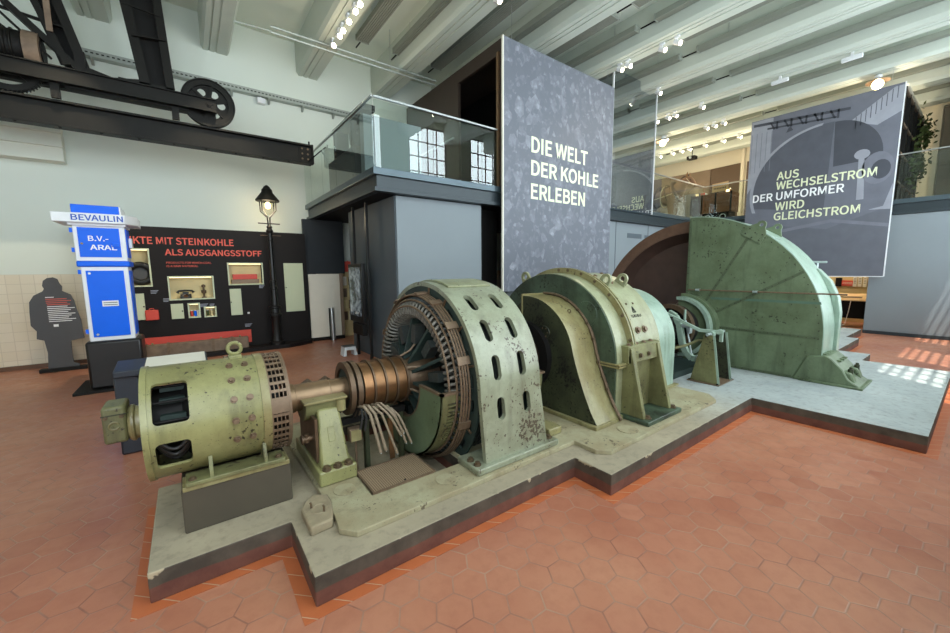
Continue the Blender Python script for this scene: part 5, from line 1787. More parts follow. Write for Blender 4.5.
single('red_sign', MB().box(3.86, 4.15, 11.88, 11.91, 2.0, 2.32).box(3.98, 4.0, 11.89, 11.91, 2.32, 2.34), M['red'], 'square red sign above the yellow display', 'sign', (4.0, 11.9, 2.0), smooth=0)
sc_ = thing('info_screen', 'upright black information screen with a grey x-ray picture fixed between two black posts', 'screen', (3.2, 8.75, 0))
for y in (8.24, 9.06):
    part('post', MB().box(3.19, 3.25, y-0.03, y+0.03, 0, 3.495), M['blackgloss'], sc_, bevel=0.005)
part('housing', MB().box(3.10, 3.19, 8.36, 9.22, 0.83, 2.18), M['blackgloss'], sc_, bevel=0.01)


def screen_mat():
    t = NT('grey_screen_picture')
    n = t.noise(3.0, 5, 0.7)
    c = t.mix(t.ramp(n, 0.45, 0.75), '#2c3238', '#a8b4ba')
    t.l(c, t.b.inputs['Emission Color'])
    t.b.inputs['Emission Strength'].default_value = 0.35
    return t.set(c, 0.2)


part('display', MB().box(3.094, 3.10, 8.44, 9.14, 0.98, 2.10), screen_mat(), sc_, 'lit grey picture', smooth=0)
part('caption', MB().box(3.092, 3.094, 8.60, 8.85, 1.03, 1.045).box(3.092, 3.094, 8.60, 8.80, 1.06, 1.072), M['textwhite'], sc_, smooth=0)
part('lower_box', MB().box(3.08, 3.19, 8.35, 9.0, 0.55, 0.80), M['black'], sc_, bevel=0.01)
stl = thing('step_stool', 'small white plastic step stool on the floor below the information screen', 'stool', (3.0, 9.1, 0))
m = MB().prism([(2.82, 8.98, 0.0), (3.16, 8.98, 0.0), (3.12, 9.0, 0.22), (2.86, 9.0, 0.22)], (0, 0.26, 0))
h = MB().box(2.90, 3.08, 8.8, 9.4, -0.1, 0.14)
part('body', cut(m, h), M['stool'], stl, bevel=0.008)
part('tread', MB().box(2.85, 3.13, 8.99, 9.25, 0.22, 0.232), M['charcoal'], stl)

# ---------- overhead crane relic on the upper left
ib = thing('crane_girder', 'long black riveted crane girder crossing the upper left', 'girder', (-0.5, 10.5, 4.6))
m = MB()
m.box(-5.98, 2.74, 10.38, 10.62, 5.10, 5.14).box(-5.98, 2.74, 10.38, 10.62, 4.68, 4.72).box(-5.98, 2.74, 10.485, 10.515, 4.72, 5.10)
part('girder_beam', m, M['steelblack'], ib, smooth=0, bevel=0.004)
part('end_plate', MB().box(2.45, 2.76, 10.46, 10.48, 4.72, 5.10), M['black'], ib, 'black end plate')
part('end_bracket', MB().box(2.74, 2.78, 10.42, 10.58, 4.70, 5.16), M['black'], ib)
part('end_hook', MB().cyl((2.70, 10.5, 5.14), (2.70, 10.5, 5.24), 0.02, 8), M['black'], ib)
for k in range(9):
    part('rivet', MB().bolt((-2.2+0.55*k, 10.44, 4.68), (0, 0, -1), 0.018, 0.02), M['black'], ib)
for (x, z) in ((2.52, 4.80), (2.52, 4.92), (2.52, 5.04), (2.65, 4.80), (2.65, 4.92), (2.65, 5.04)):
    part('rivet', MB().bolt((x, 10.46, z), (0, -1, 0), 0.016, 0.016), M['bolt'], ib)
part('stay_rod', MB().cyl((2.60, 10.5, 4.70), (3.02, 10.2, 5.10), 0.015, 8), M['black'], ib)
cg = thing('crane_carriage', 'black crane carriage with lattice legs standing on the long girder at upper left', 'crane', (-0.5, 10.3, 5.14))
for y in (10.22, 10.55):
    part('carriage_beam', MB().box(-5.98, 0.78, y-0.02, y+0.02, 5.385, 5.65).box(-5.98, 0.78, y-0.07, y+0.07, 5.63, 5.65).box(-5.98, 0.78, y-0.07, y+0.07, 5.385, 5.405), M['steelblack'], cg, smooth=0)
for x in (-1.63, 0.07):
    part('spacer', MB().box(x-0.06, x+0.06, 10.28, 10.36, 5.14, 5.42), M['steelblack'], cg)
part('back_tray', MB().box(-1.5, 0.3, 10.30, 10.5, 5.36, 5.39), M['black'], cg)
# crane wheel
wh = MB().lathe([(10.36, 0.36), (10.36, 0.455), (10.345, 0.46), (10.345, 0.485), (10.47, 0.485), (10.47, 0.44), (10.43, 0.43), (10.43, 0.36)], (0.66, 0, 5.62), 'y', 56, True)
wh.lathe([(10.37, 0.03), (10.37, 0.10), (10.44, 0.10), (10.44, 0.03)], (0.66, 0, 5.62), 'y', 28, True)
wv = part('crane_wheel', wh, M['steelblack'], cg, 'spoked iron wheel')
for k in range(6):
    t = k*PI/3+0.3
    part('spoke', MB().bar((0.66+0.09*math.cos(t), 10.40, 5.62+0.09*math.sin(t)), (0.66+0.37*math.cos(t), 10.40, 5.62+0.37*math.sin(t)), 0.055, 0.05, (0, 1, 0)), M['steelblack'], wv)
b = cut(MB().arc(0, 0.016, 0.09, 0.37, 0, 360, 48, 0, 0), MB().lathe([(-0.1, 0.075), (0.1, 0.075)], (0, 0.23, 0), 'x', 20).lathe([(-0.1, 0.075), (0.1, 0.075)], (0, -0.23, 0), 'x', 20).lathe([(-0.1, 0.075), (0.1, 0.075)], (0, 0.115, 0.2), 'x', 20).lathe([(-0.1, 0.075), (0.1, 0.075)], (0, -0.115, 0.2), 'x', 20).lathe([(-0.1, 0.075), (0.1, 0.075)], (0, 0.115, -0.2), 'x', 20).lathe([(-0.1, 0.075), (0.1, 0.075)], (0, -0.115, -0.2), 'x', 20))
b.xf(Matrix.Translation((0.66, 10.41, 5.62)) @ Matrix.Rotation(PI/2, 4, 'Z'))
part('wheel_web', b, M['steelblack'], wv)
part('axle_cap', MB().bolt((0.66, 10.20, 5.55), (0, -1, 0), 0.05, 0.03), M['black'], cg)
# lattice leg
LL, LR = (-0.48, -0.28), (0.0, 0.09)


def leg(name, p0, p1, w, d):
    part(name, MB().bar(p0, p1, w, d, (0, 1, 0)), M['steelblack'], cg)


leg('leg_channel', (-0.36, 10.3, 5.65), (-0.66, 10.3, 8.1), 0.16, 0.20)
leg('leg_channel', (0.03, 10.3, 5.65), (-0.10, 10.3, 8.1), 0.14, 0.20)
part('leg_back', MB().prism([(-0.34, 10.42, 5.65), (0.02, 10.42, 5.65), (-0.10, 10.42, 8.1), (-0.64, 10.42, 8.1)], (0, 0.02, 0)), M['black'], cg)
leg('leg_tie', (-0.48, 10.2, 6.50), (0.02, 10.2, 6.56), 0.02, 0.12)
leg('leg_tie', (-0.60, 10.2, 7.05), (-0.02, 10.2, 7.0), 0.02, 0.03)
part('leg_foot', MB().box(-0.75, 0.10, 10.2, 10.5, 5.65, 5.70), M['steelblack'], cg)
part('gusset', MB().py([(-0.95, 5.65), (-0.45, 5.74), (-0.45, 5.65)], 10.22, 10.26), M['steelblack'], cg)
part('gusset', MB().py([(-1.25, 5.65), (-1.25, 5.78), (-0.75, 5.65)], 10.22, 10.26), M['steelblack'], cg)
leg('brace_channel', (-1.30, 10.3, 5.72), (-2.10, 10.3, 6.55), 0.10, 0.16)
leg('brace_channel', (-1.42, 10.3, 5.72), (-1.95, 10.3, 7.3), 0.10, 0.2)
leg('brace_channel', (-1.20, 10.4, 5.72), (-1.62, 10.4, 7.4), 0.14, 0.25)
leg('brace_flat', (-1.62, 10.25, 5.78), (-2.25, 10.25, 6.45), 0.03, 0.08)
leg('brace_flat', (-1.75, 10.25, 5.75), (-2.35, 10.25, 6.30), 0.05, 0.06)
leg('brace_tie', (-2.4, 10.35, 6.50), (-1.35, 10.35, 6.38), 0.03, 0.08)
part('brace_back', MB().prism([(-1.55, 10.5, 5.8), (-1.15, 10.5, 5.8), (-1.60, 10.5, 7.4), (-2.0, 10.5, 7.4)], (0, 0.02, 0)), M['black'], cg)
part('perforated_strip', MB().box(-1.62, -1.54, 10.16, 10.19, 6.20, 6.85), M['wood'], cg, 'pale perforated strip')
part('wall_block', MB().box(-1.32, -1.18, 10.2, 10.3, 5.65, 6.0), M['black'], cg)
gw = thing('gear_wheel', 'toothed gear wheel at the left edge between the girder and the carriage', 'gear', (-2.1, 10.45, 5.14))
g_ = MB().lathe([(10.40, 0.36), (10.40, 0.46), (10.50, 0.46), (10.50, 0.36)], (-2.22, 0, 5.62), 'y', 56, True)
for k in range(56):
    t = 2*PI*k/56
    g_.bar((-2.22+0.45*math.cos(t), 10.45, 5.62+0.45*math.sin(t)), (-2.22+0.48*math.cos(t), 10.45, 5.62+0.48*math.sin(t)), 0.025, 0.10, (0, 1, 0))
part('toothed_rim', g_, M['steelblack'], gw)
part('gear_hub', MB().lathe([(10.38, 0.04), (10.38, 0.14), (10.52, 0.14), (10.52, 0.04)], (-2.22, 0, 5.62), 'y', 28, True), M['steelblack'], gw)
for k in range(5):
    t = k*2*PI/5+0.5
    part('gear_spoke', MB().bar((-2.22+0.13*math.cos(t), 10.45, 5.62+0.13*math.sin(t)), (-2.22+0.37*math.cos(t), 10.45, 5.62+0.37*math.sin(t)), 0.05, 0.05, (0, 1, 0)), M['steelblack'], gw)
cd_ = thing('winch_drum', 'dark ribbed winch drum on top of the carriage at the left edge', 'drum', (-2.1, 10.4, 5.65))
part('drum_body', MB().lathe([(-2.6, 0.26), (-1.95, 0.26), (-1.95, 0.20), (-1.72, 0.20)], (0, 10.4, 5.90), 'x', 32), M['black'], cd_)
b = MB()
for k in range(7):
    b.ring((-2.55+0.08*k, 10.4, 5.90), 'x', 0.265, 0.02, 32, 6)
part('rope_turns', b, M['steelblack'], cd_)
part('drum_housing', MB().arc(-1.93, -1.74, 0.20, 0.31, 0, 360, 32, 10.4, 5.88), M['wood'], cd_, 'rust-tinted end ring')

# ---------- wall tray, rails, small boxes
ct = thing('cable_tray', 'perforated galvanised cable tray running along the top of the back wall', 'cable tray', (3, 12.0, 6.6))
m = MB().box(XL+0.02, 6.15, 11.90, 12.08, 6.62, 6.64).box(XL+0.02, 6.15, 11.90, 11.915, 6.64, 6.75)
part('tray', m, M['galv'], ct, smooth=0)
for k in range(14):
    x = -1.3+0.85*k
    part('tray_bracket', MB().px([(12.08, 6.62), (12.08, 6.50), (11.92, 6.60), (11.92, 6.62)], x, x+0.05), M['galv'], ct)
b = MB()
for k in range(100):
    x = -2.3+0.085*k
    b.box(x, x+0.045, 11.896, 11.9, 6.675, 6.70)
sp_ = part('tray_perforation', b, M['steelblack'], ct, smooth=0)
sp_['kind'] = 'stuff'
wbx = thing('wall_socket_box', 'small white junction box fixed below the cable tray', 'box', (1.93, 12.0, 6.5))
part('box', MB().box(1.84, 2.03, 11.93, 12.098, 6.45, 6.585), M['white'], wbx, bevel=0.008)
part('gland', MB().cyl((1.93, 12.0, 6.585), (1.93, 12.0, 6.62), 0.02, 8), M['white'], wbx)
rt_ = thing('twin_cable_rail', 'pair of thin pale rails hung across the ceiling above the left glass railing', 'cable rail', (3.6, 10.1, 7.3))
for z in (7.28, 7.40):
    part('rail', MB().cyl((1.9, 10.0, z), (6.15, 10.0, z), 0.022, 8), M['galv'], rt_)
part('thin_rail', MB().cyl((1.2, 10.0, 7.26), (1.9, 10.0, 7.3), 0.012, 6), M['galv'], rt_)
for x in (2.75, 4.75):
    part('rail_hanger', MB().bar((x, 10.0, 7.24), (x, 10.0, 7.47 if x < 3 else 8.3), 0.014, 0.014), M['galv'], rt_)

# ================================================================== CEILING FITTINGS
BAF = plain('ribbed_baffle_grey', '#8f948a', 0.6, 0.1, 0.05, 4)
bf = thing('ceiling_baffle', 'x', 'baffle', (0, 0, 7.9), 'ribbed baffles under the ceiling')


def baffle_parts(root, x, y0, y1):
    prof = []
    n = 7
    w = 0.34
    for k in range(n):
        a = x-w/2+w*k/n
        prof += [(a, 7.80), (a+w/n*0.62, 7.80), (a+w/n*0.62, 7.83), (a+w/n, 7.83)]
    prof += [(x+w/2, 7.93), (x-w/2, 7.93)]
    part('slatted_body', MB().py(prof, y0, y1), BAF, root, smooth=0)
    for y in (y0+0.02, y1-0.02):
        part('end_cap', MB().box(x-w/2-0.005, x+w/2+0.005, y-0.012, y+0.012, 7.795, 7.935), M['galv'], root, smooth=0)
    for y in (y0+0.7, y1-0.7):
        part('hanger', MB().cyl((x, y, 7.93), (x, y, ZC), 0.006, 6), M['steelrail'], root)
    part('link_rod', MB().cyl((x, y1, 7.87), (x, y1+0.42, 7.87), 0.018, 8), M['steelblack'], root)


baffle_parts(bf, 0.0, 0.0, 4.42)
bx_ = []
ordw = ['first', 'second', 'third', 'fourth', 'fifth', 'sixth', 'seventh', 'eighth', 'ninth', 'tenth', 'eleventh', 'twelfth', 'thirteenth', 'fourteenth', 'fifteenth', 'sixteenth', 'seventeenth', 'eighteenth']
rows = []
for x in RIBX[4:]:
    for off in (0.86, 1.86):
        if x+off < 21.3:
            rows.append(x+off)
rows = [r for r in rows if r > 3.5]
for i, x in enumerate(rows):
    for j, (y0) in enumerate((5.70, 0.83)):
        lab = 'grey ribbed ceiling baffle, %s row from left, %s half' % (ordw[i], 'farther' if j == 0 else 'nearer')
        if i == 0 and j == 0:
            bf.location = Vector((x, y0, 7.9))
            bf['label'] = lab
            first = bf
        else:
            dup(first, Vector((x, y0, 7.9))-first.location, lab)

# spot tracks and spotlights under the ribs
SP = [(3.18, y) for y in (8.06, 8.32, 8.72, 9.10, 9.34, 9.79)] + [(5.36, 6.35)] + [(9.72, y) for y in (6.43, 6.19, 5.28, 4.92)] + [(11.9, 6.52)] + \
     [(14.08, y) for y in (7.75, 7.33, 7.08, 6.21)] + [(16.26, y) for y in (8.5, 6.96, 6.68, 6.37)] + [(18.44, y) for y in (9.9, 9.3, 8.9, 8.55, 7.9, 7.2, 6.6, 5.8, 5.0)]
ribname = {3.18: 'rib over the left glass railing', 5.36: 'rib left of the coal poster', 9.72: 'rib above the coal poster', 11.9: 'first rib right of the coal poster',
           14.08: 'second rib right of the coal poster', 16.26: 'third rib right of the coal poster', 18.44: 'farthest lit rib over the gallery'}
spot = None
cnt = {}
tot = {}
for x, y in SP:
    tot[x] = tot.get(x, 0)+1
for x, y in SP:
    cnt[x] = cnt.get(x, 0)+1
    lab = 'glowing spotlight under the %s' % ribname[x]
    if tot[x] > 1:
        lab += ', %s nearest' % ordw[tot[x]-sorted([b_ for a_, b_ in SP if a_ == x], reverse=True).index(y)-1]
    if spot is None:
        spot = thing('ceiling_spotlight', lab, 'spotlight', (x, y, 7.47), 'spotlights under the ceiling ribs')
        part('mount', MB().box(x-0.025, x+0.025, y-0.06, y+0.06, 7.43, 7.47), M['white'], spot)
        part('stem', MB().cyl((x, y, 7.37), (x, y, 7.43), 0.012, 8), M['white'], spot)
        part('lamp_body', MB().cyl((x, y+0.06, 7.36), (x, y-0.08, 7.28), 0.055, 16), M['white'], spot)
        part('lens', MB().cyl((x, y-0.081, 7.2795), (x, y-0.09, 7.2745), 0.052, 16), M['spotglow'], spot, 'glowing lens')
    else:
        dup(spot, Vector((x, y, 7.47))-spot.location, lab)
E8 = None
for (x, y, tgt) in ((-1.18, 8.2, (-2.5, 12.0, 1.1)), (1.0, 8.2, (0.6, 11.5, 1.6))):
    sx_ = dup(spot, Vector((x, y, 7.47))-spot.location, 'glowing spotlight aimed at the %s' % ('silhouette figure' if x < 0 else 'black exhibit wall'))
    d_ = bpy.data.lights.new('figure_spot', 'SPOT')
    d_.energy = 420
    d_.color = (1.0, 0.84, 0.6)
    d_.spot_size = R(46)
    d_.spot_blend = 0.6
    d_.shadow_soft_size = 0.06
    o_ = bpy.data.objects.new('figure_spot', d_)
    COL.objects.link(o_)
    o_.location = (x, y+0.02, 7.22)
    o_.rotation_euler = (Vector(tgt)-Vector(o_.location)).to_track_quat('-Z', 'Y').to_euler()
for (x, y, e_) in ((18.44, 9.3, 170), (18.44, 6.6, 170), (18.44, 3.0, 120), (3.18, 9.0, 45), (9.72, 5.6, 25), (14.08, 7.3, 30)):
    d_ = bpy.data.lights.new('spotlight_light', 'POINT')
    d_.energy = e_
    d_.color = (1.0, 0.82, 0.56)
    d_.shadow_soft_size = 0.15
    o_ = bpy.data.objects.new('spotlight_light', d_)
    COL.objects.link(o_)
    o_.location = (x, y-0.12, 6.0)
for (x, y, l) in ((14.08, 2.6, 'second rib right of the coal poster, nearer one'), (14.08, 4.1, 'second rib right of the coal poster, farther one'), (16.26, 0.55, 'third rib right of the coal poster')):
    lab = 'unlit white track head under the %s' % l
    if E8 is None:
        E8 = thing('track_head', lab, 'track head', (x, y, 7.47), 'unlit white track heads')
        part('adapter', MB().box(x-0.02, x+0.02, y-0.03, y+0.03, 7.38, 7.47), M['white'], E8)
        part('head', MB().box(x-0.04, x+0.04, y-0.20, y+0.20, 7.28, 7.38), M['white'], E8, bevel=0.01)
    else:
        dup(E8, Vector((x, y, 7.47))-E8.location, lab)
# wall-washer pendants
for (x, y, l) in ((16.26, 2.40, 'warm glowing enamel pendant lamp above the corner of the converter poster'), (16.26, 8.62, 'warm glowing enamel pendant lamp over the gallery beside the tall glass screen')):
    pn = thing('pendant_lamp', l, 'pendant lamp', (x, y, 7.47), 'pendant lamps with enamel shade')
    part('stem', MB().cyl((x, y, 7.40), (x, y, 7.47), 0.03, 10), M['white'], pn)
    part('cap', MB().ball((x, y+0.0, 7.40), 0.09, (1, 1, 0.8), 14), M['white'], pn)
    part('shade', MB().lathe([(7.36, 0.05), (7.34, 0.12), (7.27, 0.26), (7.265, 0.26), (7.33, 0.11), (7.35, 0.04)], (x, y, 0), 'z', 32), M['rusty'], pn, 'brown shade')
    part('globe', MB().ball((x, y, 7.20), 0.13, (1, 1, 1.0), 18), M['lampglow'], pn, 'glowing globe')
    d_ = bpy.data.lights.new('pendant_light', 'POINT')
    d_.energy = 60
    d_.color = (1, 0.78, 0.5)
    d_.shadow_soft_size = 0.13
    o_ = bpy.data.objects.new('pendant_light', d_)
    COL.objects.link(o_)
    o_.location = (x, y, 7.0)

# ================================================================== UPPER GALLERY, RIGHT
def board(name, label, cat, pts, mat, x0=21.90, x1=21.98):
    return single(name, MB().px(pts, x0, x1), mat, label, cat, (21.94, pts[0][0], ZD), smooth=0)


board('mural_panel', 'tan mural panel on the far gallery wall behind the horse', 'panel', [(12.08, 5.6), (12.08, 7.07), (9.02, 7.05), (9.02, 5.6)], M['mural2'])
board('mural_panel', 'pale grey lower mural panel behind the head of the horse', 'panel', [(12.08, ZD-0.025), (12.08, 5.59), (9.02, 5.59), (9.02, ZD-0.025)], M['mural3'])
board('mural_panel', 'dark brown mural panel behind the mine cart', 'panel', [(9.0, ZD-0.03), (9.0, 7.05), (7.70, 7.08), (7.70, ZD-0.03)], M['mural'])
board('mural_panel', 'dark brown mural panel right of the cream pole', 'panel', [(7.42, ZD-0.03), (7.42, 7.08), (5.4, 7.08), (5.4, ZD-0.03)], M['mural'])
single('gallery_pole', MB().cyl((21.5, 7.45, ZD-0.03), (21.5, 7.45, ZC), 0.09, 14), M['cream'], 'tall cream pole right of the mine cart on the gallery', 'pole', (21.5, 7.45, ZD))
for (y, l) in ((8.6, 'small black projector hung from the gallery ceiling left of the converter poster'),):
    pj = thing('projector', l, 'projector', (18.87, y, 7.0))
    part('drop_rod', MB().cyl((18.87, y, 7.1), (18.87, y, 8.3), 0.02, 8), M['black'], pj)
    part('projector_body', MB().box(18.72, 19.02, y-0.18, y+0.18, 6.95, 7.1), M['black'], pj, bevel=0.02)
    part('lens', MB().cyl((18.72, y, 7.02), (18.67, y, 7.02), 0.05, 14), M['brightsteel'], pj)

# mine cart
mc = thing('mine_cart', 'wooden mine cart on small iron wheels on the gallery left of the converter poster', 'cart', (17.3, 6.8, ZD-0.03))
CX0, CX1, CY0, CY1 = 17.1, 17.8, 6.22, 7.36
for k in range(4):
    z = 4.28+0.175*k
    part('board', MB().box(CX0, CX0+0.04, CY0, CY1, z, z+0.168), M['woodcart'], mc)
    part('board', MB().box(CX1-0.04, CX1, CY0, CY1, z, z+0.168), M['woodcart'], mc)
    part('board', MB().box(CX0+0.04, CX1-0.04, CY1-0.04, CY1, z, z+0.168), M['woodcart'], mc)
    part('board', MB().box(CX0+0.04, CX1-0.04, CY0, CY0+0.04, z, z+0.168), M['woodcart'], mc)
part('floor_board', MB().box(CX0, CX1, CY0, CY1, 4.23, 4.28), M['woodcart'], mc)
for y in (CY0+0.02, (CY0+CY1)/2, CY1-0.06):
    part('iron_strap', MB().box(CX0-0.012, CX0, y-0.02, y+0.04, 4.23, 5.0), M['steelblack'], mc)
part('coal_load', MB().box(CX0+0.05, CX1-0.05, CY0+0.05, CY1-0.05, 4.28, 4.90), M['black'], mc)
for y in (6.5, 7.05):
    for x in (17.12, 17.72):
        w_ = part('wheel', MB().lathe([(x-0.03, 0.05), (x-0.03, 0.12), (x+0.03, 0.12), (x+0.05, 0.14), (x+0.06, 0.14), (x+0.06, 0.05)], (0, y, ZD+0.11), 'x', 24), M['steelblack'], mc)
        part('wheel_rim', MB().ring((x-0.032, y, ZD+0.11), 'x', 0.10, 0.012, 24, 6), M['brightsteel'], w_)
part('axle_frame', MB().box(17.15, 17.75, 6.3, 7.28, ZD+0.14, 4.23), M['steelblack'], mc)
hl = thing('miners_lantern', 'small brass lantern standing on the right end of the mine cart', 'lantern', (17.3, 6.4, 4.97))
part('lantern_body', MB().lathe([(4.90, 0.08), (5.02, 0.10), (5.10, 0.09), (5.14, 0.04)], (17.3, 6.42, 0), 'z', 16), M['copper'], hl)
part('lantern_glow', MB().ball((17.2, 6.42, 5.02), 0.06, (1, 1, 1), 10), M['bulb'], hl)
sb = thing('sign_board', 'pale wooden sign board with dark lettering standing above the mine cart', 'sign', (17.4, 6.8, ZD-0.03))
part('board', MB().px([(7.10, 5.09), (7.10, 5.42), (6.52, 5.45), (6.52, 5.10)], 17.48, 17.50), M['tantable'], sb, smooth=0)
part('stake', MB().box(17.50, 17.53, 6.8, 6.84, 4.905, 5.40), M['wood'], sb)
for r_ in range(2):
    for k in range(8 if r_ else 9):
        y = 7.04-0.058*k
        part('sign_stroke', MB().box(17.474, 17.48, y-0.036, y, 5.31-0.12*r_, 5.375-0.12*r_), M['wood'], sb, smooth=0)
single('red_tag', MB().box(17.08, 17.09, 7.2, 7.36, 4.98, 5.06), M['red'], 'tiny red tag on the left top corner of the mine cart', 'tag', (17.085, 7.28, 4.98), smooth=0)

# horse
hs = thing('pit_horse', 'life-size grey and bay pit horse in harness on the gallery left of the mine cart', 'horse', (17.2, 8.8, ZD-0.03))
HX, HZ = 17.25, ZD-0.03


def skin(name, nodes, edges, levels=2):
    me = bpy.data.meshes.new(name)
    me.from_pydata([n[0] for n in nodes], edges, [])
    o = bpy.data.objects.new(name, me)
    COL.objects.link(o)
    md = o.modifiers.new('s', 'SKIN')
    for i, n in enumerate(nodes):
        r_ = n[1]
        me.skin_vertices[0].data[i].radius = r_ if isinstance(r_, tuple) else (r_, r_)
    me.skin_vertices[0].data[0].use_root = True
    sb_ = o.modifiers.new('d', 'SUBSURF')
    sb_.levels = levels
    sb_.render_levels = levels
    dg = bpy.context.evaluated_depsgraph_get()
    m2 = bpy.data.meshes.new_from_object(o.evaluated_get(dg))
    bpy.data.objects.remove(o)
    bpy.data.meshes.remove(me)
    return m2


def hp(dx, y, z):
    return (HX+dx, y, HZ+z)


nodes = [(hp(0, 9.45, 1.30), (0.34, 0.36)), (hp(0, 9.05, 1.27), (0.34, 0.36)), (hp(0, 8.65, 1.30), (0.33, 0.38)), (hp(0, 8.42, 1.42), (0.25, 0.36)), (hp(0, 8.20, 1.66), (0.17, 0.27)), (hp(0, 8.02, 1.84), (0.13, 0.19)),
         (hp(0, 7.88, 1.86), (0.12, 0.14)), (hp(0, 7.76, 1.68), (0.10, 0.11)), (hp(0, 7.66, 1.48), (0.075, 0.08))]
edges = [(i, i+1) for i in range(8)]


def leg_nodes(base, pts):
    st = len(nodes)
    for p_, r_ in pts:
        nodes.append((p_, r_))
    edges.append((base, st))
    for i in range(len(pts)-1):
        edges.append((st+i, st+i+1))


for dx in (-0.2, 0.2):
    leg_nodes(0, [(hp(dx, 9.55, 0.98), 0.19), (hp(dx, 9.46, 0.74), 0.115), (hp(dx, 9.68, 0.47), 0.075), (hp(dx, 9.62, 0.12), 0.06), (hp(dx, 9.58, 0.04), 0.085)])
    leg_nodes(2, [(hp(dx, 8.58, 0.92), 0.16), (hp(dx, 8.56, 0.52), 0.085), (hp(dx, 8.57, 0.14), 0.06), (hp(dx, 8.54, 0.04), 0.085)])
body = skin('body', nodes, edges)


def horse_coat():
    t = NT('grey_to_bay_horse_coat')
    sp = t.n('ShaderNodeSeparateXYZ')
    t.l(t.coord(), sp.inputs[0])
    f = t.ramp(t.math('ADD', sp.outputs[1], t.math('MULTIPLY', t.noise(4, 4), 0.3)), 0.75, 0.25)
    return t.set(t.mix(f, '#85807a', '#7c604a'), 0.8)


part('body', body, horse_coat(), hs, smooth=60)
for dx in (-0.09, 0.09):
    part('ear', MB().tube([hp(dx, 7.99, 1.95), hp(dx*1.2, 7.97, 2.05), hp(dx*1.3, 7.95, 2.14)], [0.045, 0.035, 0.008], 8), M['horse_bay'], hs)
    part('eye', MB().ball(hp(dx*1.25, 7.83, 1.80), 0.022, (1, 1, 1), 8), M['black'], hs)
part('mane', MB().tube([hp(0, 7.94, 2.02), hp(0, 8.15, 1.95), hp(0, 8.36, 1.78), hp(0, 8.52, 1.70)], [0.05, 0.07, 0.06, 0.03], 8), M['leather'], hs, 'dark mane')
part('tail', MB().tube([hp(0, 9.80, 1.50), hp(0, 9.92, 1.35), hp(0, 9.95, 0.95), hp(0, 9.90, 0.6)], [0.05, 0.08, 0.09, 0.02], 8), M['horse_grey'], hs, 'grey tail')
cl_ = MB()
cl_.ring((0, 0, 0), 'y', 0.36, 0.06, 32, 8)
cl_.xf(Matrix.Translation(hp(0, 8.40, 1.42)) @ Matrix.Rotation(R(-24), 4, 'X') @ Matrix.Diagonal((0.88, 1, 1.22, 1)))
part('collar', cl_, M['leather'], hs, 'dark harness collar')
for (y, tilt, rr, mt, zz) in ((8.92, 4, 0.41, 'strap', 1.26), (8.72, -14, 0.42, 'leather', 1.30), (9.2, 12, 0.41, 'leather', 1.27)):
    g_ = MB().ring((0, 0, 0), 'y', rr, 0.022, 36, 6)
    g_.xf(Matrix.Translation(hp(0, y, zz)) @ Matrix.Rotation(R(tilt), 4, 'X') @ Matrix.Diagonal((0.98, 1, 1.08, 1)))
    part('girth_strap', g_, M[mt], hs)
part('saddle_pad', MB().arc(8.82, 9.05, 0.36, 0.40, 40, 140, 12, HX, HZ+1.29).xf(Matrix(((0, 1, 0, 0), (1, 0, 0, 0), (0, 0, 1, 0), (0, 0, 0, 1)))), M['leather'], hs)
part('trace_strap', MB().tube([hp(-0.36, 8.45, 1.30), hp(-0.385, 8.9, 1.2), hp(-0.37, 9.4, 1.12), hp(-0.20, 9.84, 1.05)], 0.02, 6), M['strap'], hs)
part('bridle', MB().tube([hp(-0.13, 7.98, 1.88), hp(-0.125, 7.83, 1.68), hp(-0.095, 7.68, 1.52)], 0.012, 6), M['strap'], hs)
part('rein', MB().tube([hp(-0.09, 7.70, 1.48), hp(-0.12, 7.95, 1.18), hp(-0.25, 8.25, 1.30), hp(-0.30, 8.40, 1.55)], 0.010, 6), M['leather'], hs)
single('cloth_stand', MB().pz([(17.7, 7.55), (18.2, 7.55), (18.2, 8.3), (17.7, 8.3)], ZD-0.03, 5.2), M['mural3'], 'pale grey block behind the head of the horse', 'block', (17.95, 7.9, ZD), smooth=0)

# planted trellis behind the converter poster
tl = thing('planted_trellis', 'dark lattice screen with climbing plants behind the right edge of the converter poster', 'trellis', (18.8, 1.90, ZD-0.03))
part('backing', MB().box(16.62, 21.2, 1.92, 1.95, ZD-0.03, 7.05), M['black'], tl, smooth=0)
for k in range(6):
    x = 16.65+0.9*k
    part('upright', MB().box(x-0.03, x+0.03, 1.84, 1.92, ZD-0.03, 7.05), M['steelblack'], tl, smooth=0)
for z in (4.5, 5.3, 6.1, 7.0):
    part('cross_bar', MB().box(16.62, 21.2, 1.85, 1.90, z-0.03, z+0.03), M['wood'], tl, smooth=0)
part('top_beam', MB().box(16.62, 21.25, 1.82, 1.97, 7.05, 7.12), M['cream'], tl, smooth=0)
random.seed(4)
b = MB()
for (cx_, cz_, n_, sx_, sz_) in ((20.6, 6.55, 130, 0.5, 0.35), (20.2, 5.3, 110, 0.6, 0.3), (19.5, 6.0, 90, 0.7, 0.8), (18.6, 5.0, 80, 0.8, 0.6), (20.9, 6.2, 60, 0.3, 0.8)):
    for k in range(n_):
        p = Vector((random.gauss(cx_, sx_*0.6), 1.78-abs(random.gauss(0, 0.09)), random.gauss(cz_, sz_*0.6)))
        p.x = min(p.x, 21.4)
        p.z = max(p.z, 4.1)
        a_ = Vector((random.uniform(-1, 1), random.uniform(-1, 1), random.uniform(-1, 1))).normalized()
        c_ = a_.cross(Vector((random.uniform(-1, 1), random.uniform(-1, 1), random.uniform(-1, 1)))).normalized()
        s_ = random.uniform(0.05, 0.10)
        b.poly([p-a_*s_, p+c_*s_*0.5, p+a_*s_, p-c_*s_*0.5])
